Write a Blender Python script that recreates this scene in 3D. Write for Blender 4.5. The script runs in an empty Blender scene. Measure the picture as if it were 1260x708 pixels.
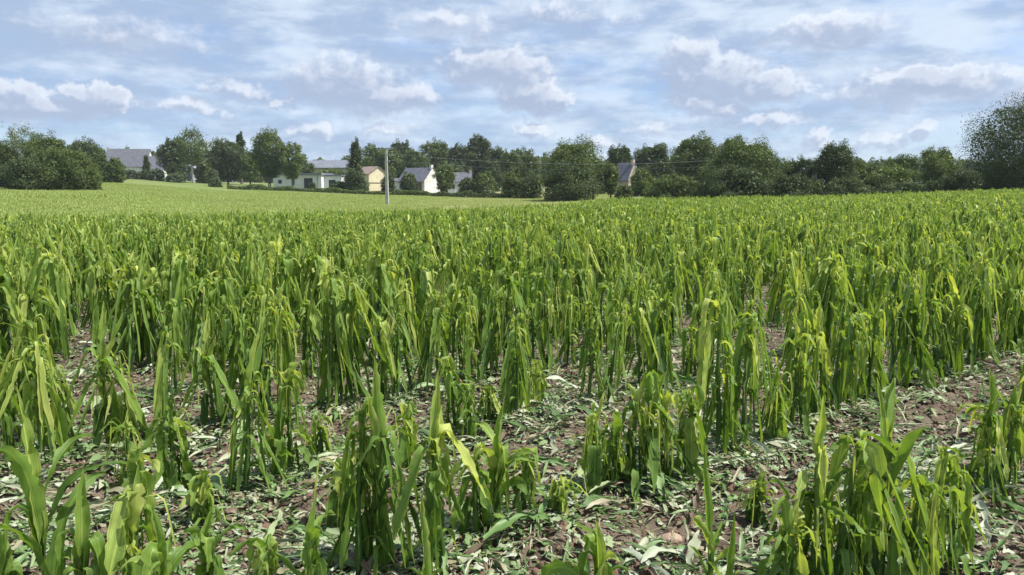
import bpy, math, random
import numpy as np
from mathutils import Vector, Matrix

SC = bpy.context.scene
COL = SC.collection
PI = math.pi
R = math.radians

# ------------------------------------------------------------------ camera
CAM_H = 1.6
PITCH = R(7.39)
FPX = 910.0
cam_d = bpy.data.cameras.new('camera')
cam = bpy.data.objects.new('camera', cam_d)
COL.objects.link(cam)
cam.location = (0, 0, CAM_H)
cam.rotation_euler = (PI / 2 - PITCH, 0, 0)
cam_d.sensor_width = 36
cam_d.lens = FPX / 1260 * 36
cam_d.clip_start = 0.05
cam_d.clip_end = 6000
SC.camera = cam

# ------------------------------------------------------------------ view, sun, sky
SC.view_settings.view_transform = 'Standard'
SC.view_settings.look = 'None'
SC.view_settings.exposure = 0.64
SC.view_settings.gamma = 1
SC.cycles.max_bounces = 6
SC.cycles.diffuse_bounces = 3
SC.cycles.transmission_bounces = 3
SC.cycles.transparent_max_bounces = 4
SC.cycles.use_denoising = True

SUN_EL, SUN_AZ = 58.0, 99.0          # azimuth from +Y towards +X
SKY_STRENGTH = 0.10
sun_d = bpy.data.lights.new('sun', 'SUN')
sun_d.energy = 5.0
sun_d.angle = R(0.6)
sun_d.color = (1.0, 0.955, 0.88)
sun = bpy.data.objects.new('sun', sun_d)
COL.objects.link(sun)
sv = Vector((math.sin(R(SUN_AZ)) * math.cos(R(SUN_EL)), math.cos(R(SUN_AZ)) * math.cos(R(SUN_EL)), math.sin(R(SUN_EL))))
sun.rotation_euler = sv.to_track_quat('Z', 'Y').to_euler()


class NT:
    """small helper to write node trees"""
    def __init__(s, tree):
        s.t = tree

    def n(s, typ, ins=None, **kw):
        nd = s.t.nodes.new(typ)
        for k, v in kw.items():
            setattr(nd, k, v)
        if ins:
            for k, v in ins.items():
                s.put(nd.inputs[k], v)
        return nd

    def put(s, sock, v):
        if isinstance(v, bpy.types.NodeSocket):
            s.t.links.new(v, sock)
        elif isinstance(v, bpy.types.Node):
            s.t.links.new(v.outputs[0], sock)
        else:
            sock.default_value = v

    def m(s, op, a, b=None, c=None, clamp=False):
        nd = s.t.nodes.new('ShaderNodeMath')
        nd.operation = op
        nd.use_clamp = clamp
        for i, v in enumerate((a, b, c)):
            if v is not None:
                s.put(nd.inputs[i], v)
        return nd.outputs[0]

    def vm(s, op, a, b=None):
        nd = s.t.nodes.new('ShaderNodeVectorMath')
        nd.operation = op
        s.put(nd.inputs[0], a)
        if b is not None:
            s.put(nd.inputs[1], b)
        return nd.outputs['Value'] if op in ('LENGTH', 'DOT_PRODUCT', 'DISTANCE') else nd.outputs[0]

    def xyz(s, x, y, z=0.0):
        nd = s.t.nodes.new('ShaderNodeCombineXYZ')
        for i, v in enumerate((x, y, z)):
            s.put(nd.inputs[i], v)
        return nd.outputs[0]

    def mix(s, f, a, b, blend='MIX'):
        nd = s.t.nodes.new('ShaderNodeMix')
        nd.data_type = 'RGBA'
        nd.blend_type = blend
        s.put(nd.inputs['Factor'], f)
        for k, v in ((6, a), (7, b)):
            if isinstance(v, tuple) and len(v) == 3:
                v = v + (1.0,)
            s.put(nd.inputs[k], v)
        return nd.outputs[2]

    def ss(s, v, lo, hi):
        nd = s.t.nodes.new('ShaderNodeMapRange')
        nd.interpolation_type = 'SMOOTHSTEP'
        s.put(nd.inputs[0], v)
        s.put(nd.inputs[1], lo)
        s.put(nd.inputs[2], hi)
        return nd.outputs[0]

    def noise(s, vec, scale, detail=4, rough=0.55, col=False):
        nd = s.t.nodes.new('ShaderNodeTexNoise')
        s.put(nd.inputs['Vector'], vec)
        nd.inputs['Scale'].default_value = scale
        nd.inputs['Detail'].default_value = detail
        nd.inputs['Roughness'].default_value = rough
        return nd.outputs[1] if col else nd.outputs[0]


def px_dir(px, py):
    """azimuth and elevation (radians) of a direction given in photograph pixels"""
    a, b = px - 630, 354 - py
    x, y, z = a, FPX * math.cos(PITCH) + b * math.sin(PITCH), -FPX * math.sin(PITCH) + b * math.cos(PITCH)
    return math.atan2(x, y), math.atan2(z, math.hypot(x, y))


# cumulus: centre, half width, half height, weight
CLOUDS = [(128, 122, 32, 15, 1.0), (22, 126, 46, 17, .85), (75, 134, 50, 12, .75), (356, 124, 14, 9, .8), (240, 134, 34, 10, .6),
          (382, 162, 26, 10, .5), (420, 104, 78, 30, .7), (480, 122, 56, 20, .85), (300, 112, 40, 12, .55), (612, 84, 58, 24, .95),
          (655, 116, 42, 20, 1.0), (655, 160, 22, 9, .7), (478, 161, 26, 9, .45), (848, 66, 34, 18, .75), (880, 92, 60, 22, .95), (948, 104, 44, 19, .95),
          (868, 130, 46, 15, .8), (936, 148, 56, 12, .6), (1012, 42, 66, 18, .65), (1150, 100, 66, 15, .95), (1110, 112, 90, 16, .6),
          (1132, 160, 24, 10, .6), (800, 162, 30, 10, .45), (1010, 166, 20, 10, .55), (1082, 172, 24, 10, .5), (1220, 105, 50, 14, .5),
          (560, 30, 80, 16, .45), (150, 42, 90, 18, .45), (700, 18, 90, 12, .4), (740, 175, 30, 8, .5), (1330, 120, 60, 18, .8), (-80, 120, 60, 20, .8)]


def make_world():
    w = bpy.data.worlds.new('World')
    SC.world = w
    w.use_nodes = True
    t = w.node_tree
    t.nodes.clear()
    # density group
    g = bpy.data.node_groups.new('cloud_density', 'ShaderNodeTree')
    g.interface.new_socket('P', in_out='INPUT', socket_type='NodeSocketVector')
    g.interface.new_socket('D', in_out='OUTPUT', socket_type='NodeSocketFloat')
    q = NT(g)
    gi = g.nodes.new('NodeGroupInput')
    go = g.nodes.new('NodeGroupOutput')
    P = gi.outputs[0]
    w1 = q.noise(P, 16, 3, .55, True)
    w2 = q.noise(P, 55, 3, .6, True)
    wv = q.vm('ADD', q.vm('MULTIPLY', q.vm('SUBTRACT', w1, (.5, .5, .5)), (.085, .035, 0)), q.vm('MULTIPLY', q.vm('SUBTRACT', w2, (.5, .5, .5)), (.045, .030, 0)))
    Pw = q.vm('ADD', P, wv)
    acc = None
    for (cx, cy, rx, ry, wt) in CLOUDS:
        az, el = px_dir(cx, cy)
        sx, sy = FPX / (rx * 1.25), FPX / (ry * 1.35)
        mp = q.vm('MULTIPLY', q.vm('SUBTRACT', Pw, (az, el, 0)), (sx, sy, 0))
        d = q.vm('DOT_PRODUCT', mp, mp)
        v = q.m('MULTIPLY', q.m('SUBTRACT', 1.0, d, clamp=True), wt)
        acc = v if acc is None else q.m('MAXIMUM', acc, v)
    fn = q.noise(q.vm('MULTIPLY', P, (1, 1.5, 1)), 34, 5, .6)
    acc = q.m('ADD', acc, q.m('MULTIPLY', q.m('SUBTRACT', fn, .52), .75))
    g.links.new(acc, go.inputs[0])

    s = NT(t)
    tc = s.n('ShaderNodeTexCoord').outputs['Generated']
    sp = s.n('ShaderNodeSeparateXYZ', {0: tc})
    az = s.m('ARCTAN2', sp.outputs[0], sp.outputs[1])
    el = s.m('ARCSINE', sp.outputs[2])
    P = s.xyz(az, el)

    def dens(vec):
        nd = t.nodes.new('ShaderNodeGroup')
        nd.node_tree = g
        t.links.new(vec, nd.inputs[0])
        return nd.outputs[0]
    d0 = dens(P)
    d1 = dens(s.vm('ADD', P, (0.009, 0.012, 0)))
    sky = s.n('ShaderNodeTexSky', sky_type='NISHITA')
    sky.sun_disc = False
    sky.sun_elevation = R(SUN_EL)
    sky.sun_rotation = R(SUN_AZ)
    sky.air_density = 1.0
    sky.dust_density = 0.6
    sky.ozone_density = 2.0
    skyc = s.mix(1.0, sky.outputs[0], (0.72, .84, 1.06), 'MULTIPLY')
    K = 1 / SKY_STRENGTH
    # thin high veil: horizontally drawn-out layers
    v1 = s.noise(s.vm('MULTIPLY', P, (1, 2.4, 1)), 4.6, 6, .58)
    v2 = s.noise(s.vm('ADD', s.vm('MULTIPLY', P, (1, 3.4, 1)), (3.1, 0, 0)), 12, 6, .62)
    vv = s.m('ADD', s.m('MULTIPLY', v1, .62), s.m('MULTIPLY', v2, .38))
    hi = s.ss(el, .06, .30)
    vv = s.m('ADD', vv, s.m('MULTIPLY', hi, .075))
    veil = s.m('ADD', s.m('MULTIPLY', s.ss(vv, .34, .58), .62), .34)
    vtone = s.noise(s.vm('ADD', s.vm('MULTIPLY', P, (1, 3.0, 1)), (9, 4, 0)), 9, 5, .6)
    vtone = s.ss(s.m('ADD', vtone, s.m('MULTIPLY', az, .10)), .38, .66)
    veilc = s.mix(vtone, (.275 * K, .355 * K, .49 * K), (.475 * K, .55 * K, .645 * K))
    col = s.mix(veil, skyc, veilc)
    # cumulus with lit tops and grey bases
    cover = s.ss(d0, -.10, .66)
    lit = s.ss(s.m('SUBTRACT', d0, d1), -.06, .52)
    lit = s.m('MULTIPLY', lit, s.m('ADD', s.m('MULTIPLY', s.ss(d0, .9, .15), .6), .4))
    cc = s.mix(lit, (.285 * K, .34 * K, .455 * K), (.66 * K, .685 * K, .73 * K))
    cover = s.m('MULTIPLY', cover, .9)
    col = s.mix(cover, col, cc)
    bg = s.n('ShaderNodeBackground', {'Color': col, 'Strength': SKY_STRENGTH})
    out = s.n('ShaderNodeOutputWorld')
    t.links.new(bg.outputs[0], out.inputs[0])
    w.cycles.sampling_method = 'MANUAL'
    w.cycles.sample_map_resolution = 512


make_world()

# ------------------------------------------------------------------ helpers
def at(px, py, y):
    """world x, z of the point seen at photo pixel px, py at forward distance y"""
    b = 354 - py
    den = FPX * math.cos(PITCH) + b * math.sin(PITCH)
    return y * (px - 630) / den, CAM_H + y * (-FPX * math.sin(PITCH) + b * math.cos(PITCH)) / den


def gpoint(px, py):
    """ground point (flat near field) seen at px, py"""
    b = 354 - py
    den = FPX * math.cos(PITCH) + b * math.sin(PITCH)
    y = -CAM_H * den / (-FPX * math.sin(PITCH) + b * math.cos(PITCH))
    return y * (px - 630) / den, y


_U = np.array([-900, 0, 150, 300, 470, 640, 750, 1000, 1260, 2200.])
_D = np.array([0, 20, 40, 60, 80, 100, 130, 170, 220, 300, 1500.])
_Z = np.array([
    [0] * 10,
    [0, -.1, -.1, -.12, -.1, -.05, 0, 0, .05, .1],
    [0, -.38, -.42, -.45, -.42, -.28, -.08, .08, .3, .5],
    [-.2, -.5, -.6, -.7, -.62, -.38, -.12, .15, .6, .9],
    [.2, .3, .3, -.1, -.3, -.2, .1, .25, .8, 1.2],
    [1.2, 1.4, 1.3, .5, -.05, .1, .4, .4, 1.0, 1.5],
    [2.2, 2.0, 2.0, 1.0, .6, .5, .8, .8, 1.4, 2],
    [3.3, 3.2, 3.3, 2.0, 1.35, 1.2, 1.2, 1.2, 2, 3],
    [5, 5, 5, 3.6, 2.6, 2, 2, 2, 3, 4],
    [6, 6, 6, 5, 4, 3.5, 3.5, 3.5, 4.5, 5],
    [9, 9, 9, 9, 9, 9, 9, 9, 9, 9.]])


def lattice(ix, iy, seed):
    h = (ix.astype(np.int64) * 374761393 + iy.astype(np.int64) * 668265263 + seed * 982451653) & 0x7fffffff
    h = ((h ^ (h >> 13)) * 1274126177) & 0x7fffffff
    h = (h ^ (h >> 16)) & 0xffff
    return h / 65535.0


def vnoise(x, y, seed=0):
    ix, iy = np.floor(x), np.floor(y)
    fx, fy = x - ix, y - iy
    fx, fy = fx * fx * (3 - 2 * fx), fy * fy * (3 - 2 * fy)
    a, b = lattice(ix, iy, seed), lattice(ix + 1, iy, seed)
    c, d = lattice(ix, iy + 1, seed), lattice(ix + 1, iy + 1, seed)
    return (a * (1 - fx) + b * fx) * (1 - fy) + (c * (1 - fx) + d * fx) * fy


# crop rows run obliquely: y = B0 + k*DB + SLOPE*x
SLOPE = 0.73
B0, DB = 2.03, 1.42
RD = np.array([1, SLOPE]) / math.hypot(1, SLOPE)


def base_height(x, y):
    x, y = np.asarray(x, float), np.asarray(y, float)
    r = np.hypot(x, y)
    u = np.clip(630 + FPX * x / np.maximum(y, r * .25 + 1e-6), -900, 2200)
    iu = np.clip(np.searchsorted(_U, u) - 1, 0, len(_U) - 2)
    fu = (u - _U[iu]) / (_U[iu + 1] - _U[iu])
    fu = fu * fu * (3 - 2 * fu) * .5 + fu * .5
    idd = np.clip(np.searchsorted(_D, r) - 1, 0, len(_D) - 2)
    fd = np.clip((r - _D[idd]) / (_D[idd + 1] - _D[idd]), 0, 1)
    z = (_Z[idd, iu] * (1 - fu) + _Z[idd, iu + 1] * fu) * (1 - fd) + (_Z[idd + 1, iu] * (1 - fu) + _Z[idd + 1, iu + 1] * fu) * fd
    return z


def height(x, y):
    x, y = np.asarray(x, float), np.asarray(y, float)
    z = base_height(x, y)
    r = np.hypot(x, y)
    k = np.clip(1.4 - r / 25, 0, 1)
    z = z + k * (.05 * (vnoise(x * 1.3, y * 1.3, 1) - .5) + .05 * (vnoise(x * 4.5, y * 4.5, 2) - .5)
                 + .035 * (vnoise(x * 13, y * 13, 3) - .5) + .018 * (vnoise(x * 33, y * 33, 4) - .5))
    rowp = (y - SLOPE * x - B0) / DB
    z = z + k * .03 * np.cos(2 * PI * rowp)
    z = z + np.clip((r - 60) / 60, 0, 1) * .35 * (vnoise(x * .05, y * .05, 5) - .5)
    return z


def gz(x, y):
    return float(height(x, y))


def tag(o, label=None, cat=None, group=None, kind=None):
    if label:
        o['label'] = label
    if cat:
        o['category'] = cat
    if group:
        o['group'] = group
    if kind:
        o['kind'] = kind
    return o


def np_mesh(name, V, F, mats, tint=None, smooth=False, mi=None):
    """V (n,3), F list of tuples or (m,k) array; tint (n,4) point colour"""
    me = bpy.data.meshes.new(name)
    V = np.asarray(V, np.float32)
    if isinstance(F, np.ndarray):
        k = F.shape[1]
        me.vertices.add(len(V))
        me.vertices.foreach_set('co', V.ravel())
        me.loops.add(F.size)
        me.loops.foreach_set('vertex_index', F.astype(np.int32).ravel())
        me.polygons.add(len(F))
        me.polygons.foreach_set('loop_start', np.arange(0, F.size, k, dtype=np.int32))
        me.update(calc_edges=True)
    else:
        me.from_pydata([tuple(map(float, v)) for v in V], [], F)
    if tint is not None:
        a = me.attributes.new('tint', 'FLOAT_COLOR', 'POINT')
        a.data.foreach_set('color', np.asarray(tint, np.float32).ravel())
    for m in (mats if isinstance(mats, (list, tuple)) else [mats]):
        me.materials.append(m)
    if mi is not None:
        me.polygons.foreach_set('material_index', np.asarray(mi, np.int32))
    if smooth:
        me.polygons.foreach_set('use_smooth', np.ones(len(me.polygons), bool))
    me.validate()
    return me


def obj(name, me, parent=None, loc=None, rot=None, link=True):
    o = bpy.data.objects.new(name, me)
    if link:
        COL.objects.link(o)
    if parent:
        o.parent = parent
    if loc is not None:
        o.location = loc
    if rot is not None:
        o.rotation_euler = rot
    return o


# ------------------------------------------------------------------ materials
def new_mat(name):
    m = bpy.data.materials.new(name)
    m.use_nodes = True
    m.node_tree.nodes.clear()
    return m, NT(m.node_tree)


def finish(m, s, bsdf):
    out = s.n('ShaderNodeOutputMaterial')
    s.t.links.new(bsdf.outputs[0], out.inputs[0])
    return m


def plain(name, col, rough=.8, var=.15, scale=3.0, metal=0.0, bump=0.0, col2=None):
    m, s = new_mat(name)
    tc = s.n('ShaderNodeTexCoord').outputs['Object']
    f = s.noise(tc, scale, 5, .6)
    c2 = col2 or tuple(c * (1 - 2 * var) for c in col)
    c1 = col if col2 else tuple(min(1, c * (1 + var)) for c in col)
    c = s.mix(s.ss(f, .3, .7), c1, c2)
    b = s.n('ShaderNodeBsdfPrincipled', {'Base Color': c, 'Roughness': rough, 'Metallic': metal})
    if bump:
        bn = s.n('ShaderNodeBump', {'Strength': bump, 'Height': s.noise(tc, scale * 6, 4, .6)})
        s.t.links.new(bn.outputs[0], b.inputs['Normal'])
    return finish(m, s, b)


def leaf_mat(name, dark, mid, pale, trans=.38, rough=.42, dirt=False):
    """maize leaf: tint.r picks dark-mid-pale, tint.g runs across the blade (fibres), tint.b is a random"""
    m, s = new_mat(name)
    at_ = s.n('ShaderNodeAttribute', attribute_name='tint')
    sp = s.n('ShaderNodeSeparateColor', {0: at_.outputs['Color']})
    oi = s.n('ShaderNodeObjectInfo')
    tc = s.n('ShaderNodeTexCoord').outputs['Object']
    n1 = s.noise(tc, 9, 3, .6)
    rnd = s.m('SUBTRACT', oi.outputs['Random'], .5)
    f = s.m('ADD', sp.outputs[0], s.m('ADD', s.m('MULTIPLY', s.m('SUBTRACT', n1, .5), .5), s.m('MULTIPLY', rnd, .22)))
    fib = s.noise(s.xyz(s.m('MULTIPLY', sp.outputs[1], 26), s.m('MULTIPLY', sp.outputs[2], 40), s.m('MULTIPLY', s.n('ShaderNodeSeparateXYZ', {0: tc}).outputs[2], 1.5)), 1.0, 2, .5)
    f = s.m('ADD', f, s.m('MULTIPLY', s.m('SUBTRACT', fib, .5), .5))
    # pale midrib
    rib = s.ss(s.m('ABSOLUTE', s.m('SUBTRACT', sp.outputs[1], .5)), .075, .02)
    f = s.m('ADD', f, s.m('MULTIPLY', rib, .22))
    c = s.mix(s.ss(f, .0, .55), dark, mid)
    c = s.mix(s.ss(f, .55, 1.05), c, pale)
    # frayed straw-coloured edges
    ed = s.m('MULTIPLY', s.ss(s.m('ABSOLUTE', s.m('SUBTRACT', sp.outputs[1], .5)), .38, .5), s.ss(s.noise(tc, 38, 3, .6), .46, .60))
    c = s.mix(s.m('MULTIPLY', ed, .65), c, (.42, .40, .19))
    # brown bruises
    br = s.ss(s.noise(tc, 21, 3, .6), .66, .76)
    c = s.mix(s.m('MULTIPLY', br, .5), c, (.17, .14, .06))
    p = s.n('ShaderNodeBsdfPrincipled', {'Base Color': c, 'Roughness': rough})
    p.inputs['Specular IOR Level'].default_value = .36
    bn = s.n('ShaderNodeBump', {'Strength': .6, 'Distance': .005, 'Height': fib})
    s.t.links.new(bn.outputs[0], p.inputs['Normal'])
    tcol = s.mix(1.0, c, (1.28, 1.26, .48), 'MULTIPLY')
    tr = s.n('ShaderNodeBsdfTranslucent', {'Color': tcol})
    mx = s.n('ShaderNodeMixShader', {0: trans})
    s.t.links.new(p.outputs[0], mx.inputs[1])
    s.t.links.new(tr.outputs[0], mx.inputs[2])
    return finish(m, s, mx)


M = {}
M['maize'] = leaf_mat('maize_leaf', (.046, .102, .024), (.182, .300, .055), (.54, .60, .17), .43, .42)
M['stalk'] = leaf_mat('maize_stalk', (.05, .11, .02), (.13, .22, .035), (.33, .40, .10), .12, .45)


M['grass'] = leaf_mat('meadow_grass_blade', (.15, .205, .05), (.25, .32, .09), (.36, .37, .17), .3, .5)


def litter_mat():
    m, s = new_mat('torn_leaf_litter')
    at_ = s.n('ShaderNodeAttribute', attribute_name='tint')
    oi = s.n('ShaderNodeObjectInfo')
    tc = s.n('ShaderNodeTexCoord').outputs['Object']
    r = s.n('ShaderNodeValToRGB')
    cr = r.color_ramp
    cr.interpolation = 'CONSTANT'
    cols = [(.085, .15, .045), (.17, .25, .10), (.28, .34, .18), (.12, .21, .06), (.38, .40, .27), (.20, .29, .12), (.30, .27, .17), (.41, .45, .33), (.17, .12, .08)]
    cr.elements[0].position = 0
    cr.elements[0].color = cols[0] + (1,)
    cr.elements[1].position = 1 / 9
    cr.elements[1].color = cols[1] + (1,)
    for i, c in enumerate(cols[2:]):
        e = cr.elements.new((i + 2) / 9)
        e.color = c + (1,)
    s.put(r.inputs[0], oi.outputs['Random'])
    sp = s.n('ShaderNodeSeparateColor', {0: at_.outputs['Color']})
    fib = s.noise(s.xyz(s.m('MULTIPLY', sp.outputs[1], 14), 0.0, 0.0), 1.0, 2, .5)
    n = s.noise(tc, 30, 3, .6)
    c = s.mix(s.m('MULTIPLY', s.m('ADD', fib, n), .5), (0.72, .74, .7), (1.2, 1.2, 1.2))
    c = s.mix(1.0, r.outputs[0], c, 'MULTIPLY')
    p = s.n('ShaderNodeBsdfPrincipled', {'Base Color': c, 'Roughness': .5})
    tr = s.n('ShaderNodeBsdfTranslucent', {'Color': c})
    mx = s.n('ShaderNodeMixShader', {0: .18})
    s.t.links.new(p.outputs[0], mx.inputs[1])
    s.t.links.new(tr.outputs[0], mx.inputs[2])
    return finish(m, s, mx)


M['litter'] = litter_mat()


def ground_mat():
    m, s = new_mat('field_ground')
    geo = s.n('ShaderNodeNewGeometry').outputs['Position']
    a = s.n('ShaderNodeAttribute', attribute_name='tint')
    sp = s.n('ShaderNodeSeparateColor', {0: a.outputs['Color']})
    n1 = s.noise(geo, 1.7, 6, .65)
    n2 = s.noise(geo, 14, 6, .7)
    n3 = s.noise(geo, 60, 4, .7)
    soil = s.mix(s.ss(n2, .34, .68), (.058, .043, .032), (.165, .124, .093))
    soil = s.mix(s.m('MULTIPLY', s.ss(n1, .45, .7), .5), soil, (.225, .18, .135))
    soil = s.mix(s.m('MULTIPLY', s.ss(n3, .58, .70), .55), soil, (.27, .205, .15))
    g1 = s.noise(geo, .09, 5, .6)
    g2 = s.noise(geo, .9, 5, .75)
    gp = s.n('ShaderNodeMapping', {'Vector': geo, 'Scale': (.25, 2.2, 1)}).outputs[0]
    g3 = s.noise(gp, .35, 5, .7)
    gr = s.mix(s.ss(g2, .3, .7), (.075, .128, .026), (.145, .205, .050))
    gr = s.mix(s.m('MULTIPLY', s.ss(g1, .42, .62), .6), gr, (.185, .19, .075))
    gr = s.mix(s.m('MULTIPLY', s.ss(g3, .45, .66), .6), gr, (.21, .225, .085))
    gr = s.mix(sp.outputs[1], gr, s.mix(s.ss(g2, .3, .7), (.15, .215, .045), (.235, .30, .08)))
    gr = s.mix(s.m('MULTIPLY', sp.outputs[2], s.m('ADD', s.m('MULTIPLY', s.ss(g3, .35, .6), .5), .35)), gr, (.27, .245, .125))
    c = s.mix(sp.outputs[0], soil, gr)
    p = s.n('ShaderNodeBsdfPrincipled', {'Base Color': c, 'Roughness': .95})
    p.inputs['Specular IOR Level'].default_value = .15
    hgt = s.m('ADD', s.m('MULTIPLY', n2, .6), s.m('MULTIPLY', n3, .4))
    bn = s.n('ShaderNodeBump', {'Strength': .9, 'Distance': .03, 'Height': hgt})
    s.t.links.new(bn.outputs[0], p.inputs['Normal'])
    return finish(m, s, p)


M['ground'] = ground_mat()


def foliage_mat(name, c_dark, c_lite, trans=.22):
    m, s = new_mat(name)
    at_ = s.n('ShaderNodeAttribute', attribute_name='tint')
    sp = s.n('ShaderNodeSeparateColor', {0: at_.outputs['Color']})
    geo = s.n('ShaderNodeNewGeometry').outputs['Position']
    n = s.noise(geo, .55, 3, .6)
    f = s.m('ADD', s.m('MULTIPLY', sp.outputs[0], .6), s.m('MULTIPLY', s.ss(n, .3, .7), .4))
    c = s.mix(f, c_dark, c_lite)
    p = s.n('ShaderNodeBsdfPrincipled', {'Base Color': c, 'Roughness': .6})
    p.inputs['Specular IOR Level'].default_value = .3
    tr = s.n('ShaderNodeBsdfTranslucent', {'Color': s.mix(1.0, c, (1.2, 1.2, .6), 'MULTIPLY')})
    mx = s.n('ShaderNodeMixShader', {0: trans})
    s.t.links.new(p.outputs[0], mx.inputs[1])
    s.t.links.new(tr.outputs[0], mx.inputs[2])
    return finish(m, s, mx)


M['oak'] = foliage_mat('broadleaf_foliage', (.062, .096, .026), (.130, .172, .046))
M['dark'] = foliage_mat('dark_foliage', (.046, .072, .026), (.092, .124, .042))
M['light'] = foliage_mat('light_green_foliage', (.080, .120, .028), (.155, .200, .050))
M['grey'] = foliage_mat('grey_green_foliage', (.062, .085, .045), (.13, .16, .085))
M['bark'] = plain('tree_bark', (.13, .105, .08), .9, .25, 4, bump=.5)
M['pale_bark'] = plain('pale_tree_bark', (.36, .33, .28), .9, .2, 4, bump=.4)
M['slate'] = plain('slate_roof', (.105, .11, .135), .75, .12, 1.2)
M['sheet'] = plain('sheet_metal_roof', (.15, .165, .20), .75, .1, .8)
M['render'] = plain('white_render', (.66, .66, .67), .85, .05, .8)
M['fascia'] = plain('grey_fascia', (.20, .21, .25), .6, .06, 2)
M['lime'] = plain('limewashed_gable', (.62, .61, .58), .9, .12, 1.3)
M['stone'] = plain('granite_wall', (.40, .35, .29), .9, .2, 2.5, bump=.4)
M['yellow'] = plain('pale_yellow_render', (.60, .53, .36), .85, .06, .8)
M['tile'] = plain('brown_tile_roof', (.23, .17, .15), .8, .12, 1.2)
M['darkgap'] = plain('dark_joinery', (.05, .052, .06), .4, .1, 2)
M['glass'] = plain('window_glass', (.03, .035, .045), .12, .05, 2)
M['brownwood'] = plain('brown_wood', (.14, .095, .07), .8, .2, 4)
M['concrete'] = plain('pole_concrete', (.45, .43, .39), .85, .12, 2.5, bump=.2)
M['steel'] = plain('galvanised_steel', (.35, .36, .37), .5, .1, 6, metal=.4)
M['porcelain'] = plain('insulator_glass', (.5, .52, .5), .2, .05, 4)
M['wire'] = plain('power_wire', (.24, .25, .26), .5, .05, 2)
M['post'] = plain('weathered_post', (.27, .24, .20), .9, .2, 6)
M['clod'] = plain('soil_clod', (.17, .105, .07), .95, .3, 18, bump=.6)
M['pebble'] = plain('field_stone', (.36, .255, .19), .85, .2, 12, bump=.5)

# ------------------------------------------------------------------ ground sheet
FE_U = np.array([-900, 0, 150, 300, 470, 640, 690, 750, 1000, 1260, 2200.])
FE_D = np.array([40, 42, 42, 44, 48, 53, 60, 75, 84, 94, 110.])


def field_edge(x, y):
    r = np.hypot(x, y)
    u = 630 + FPX * np.asarray(x) / np.maximum(y, r * .25 + 1e-6)
    return np.interp(u, FE_U, FE_D)


def make_ground():
    rr = [.25]
    while rr[-1] < 25:
        rr.append(rr[-1] * (1.0072 if rr[-1] > 2.2 else 1.06))
    while rr[-1] < 2600:
        rr.append(rr[-1] * 1.03)
    rr = np.array(rr)
    th = np.concatenate([np.radians(np.arange(-56, 56, .33)), np.radians(np.arange(56.0, 304, 4.0))])
    n, k = len(rr), len(th)
    X = rr[:, None] * np.sin(th)[None]
    Y = rr[:, None] * np.cos(th)[None]
    Z = height(X, Y)
    V = np.stack([X, Y, Z], -1).reshape(-1, 3)
    i = np.arange(n - 1)[:, None] * k
    j = np.arange(k)[None]
    j2 = (j + 1) % k
    F = np.stack([i + j, i + j2, i + k + j2, i + k + j], -1).reshape(-1, 4)[:, ::-1]
    V = np.vstack([V, [[0, 0, gz(0, 0)]]])
    fe = field_edge(V[:, 0], V[:, 1])
    r = np.hypot(V[:, 0], V[:, 1])
    g = np.clip((r - fe) / 3 + .5, 0, 1)
    uu = 630 + FPX * V[:, 0] / np.maximum(V[:, 1], r * .25 + 1e-6)
    far_crop = np.clip((np.interp(uu, [-900, 0, 140, 300, 430, 600], [112, 108, 106, 84, 72, 60]) + 3 * (vnoise(V[:, 0] * .1, V[:, 1] * .1, 7) - .5) - r) / 4, 0, 1)
    brown = np.clip((uu - 440) / 120, 0, 1) * np.clip((800 - uu) / 60, 0, 1)
    T = np.stack([g, far_crop, brown, np.ones_like(g)], -1)
    me = np_mesh('ground', V, F, M['ground'], T, smooth=True)
    # close the small hole under the camera
    o = obj('ground', me)
    o['kind'] = 'structure'
    import bmesh
    bm = bmesh.new()
    bm.from_mesh(me)
    bm.verts.ensure_lookup_table()
    c = bm.verts[len(V) - 1]
    for a in range(k):
        bm.faces.new((c, bm.verts[(a + 1) % k], bm.verts[a]))
    bm.to_mesh(me)
    bm.free()


make_ground()

# ------------------------------------------------------------------ maize plants
class Buf:
    def __init__(s):
        s.V, s.F, s.T, s.n = [], [], [], 0

    def grid(s, P, T):
        """P (rows, cols, 3) points"""
        a, b = P.shape[:2]
        s.V.append(P.reshape(-1, 3))
        s.T.append(T.reshape(-1, 4))
        i = np.arange(a - 1)[:, None] * b
        j = np.arange(b - 1)[None]
        f = np.stack([i + j, i + j + 1, i + b + j + 1, i + b + j], -1).reshape(-1, 4) + s.n
        s.F.append(f)
        s.n += a * b

    def data(s):
        return np.vstack(s.V), np.vstack(s.F), np.vstack(s.T)

    def add(s, o):
        V, F, T = o.data()
        s.V.append(V)
        s.F.append(F + s.n)
        s.T.append(T)
        s.n += len(V)


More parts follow.
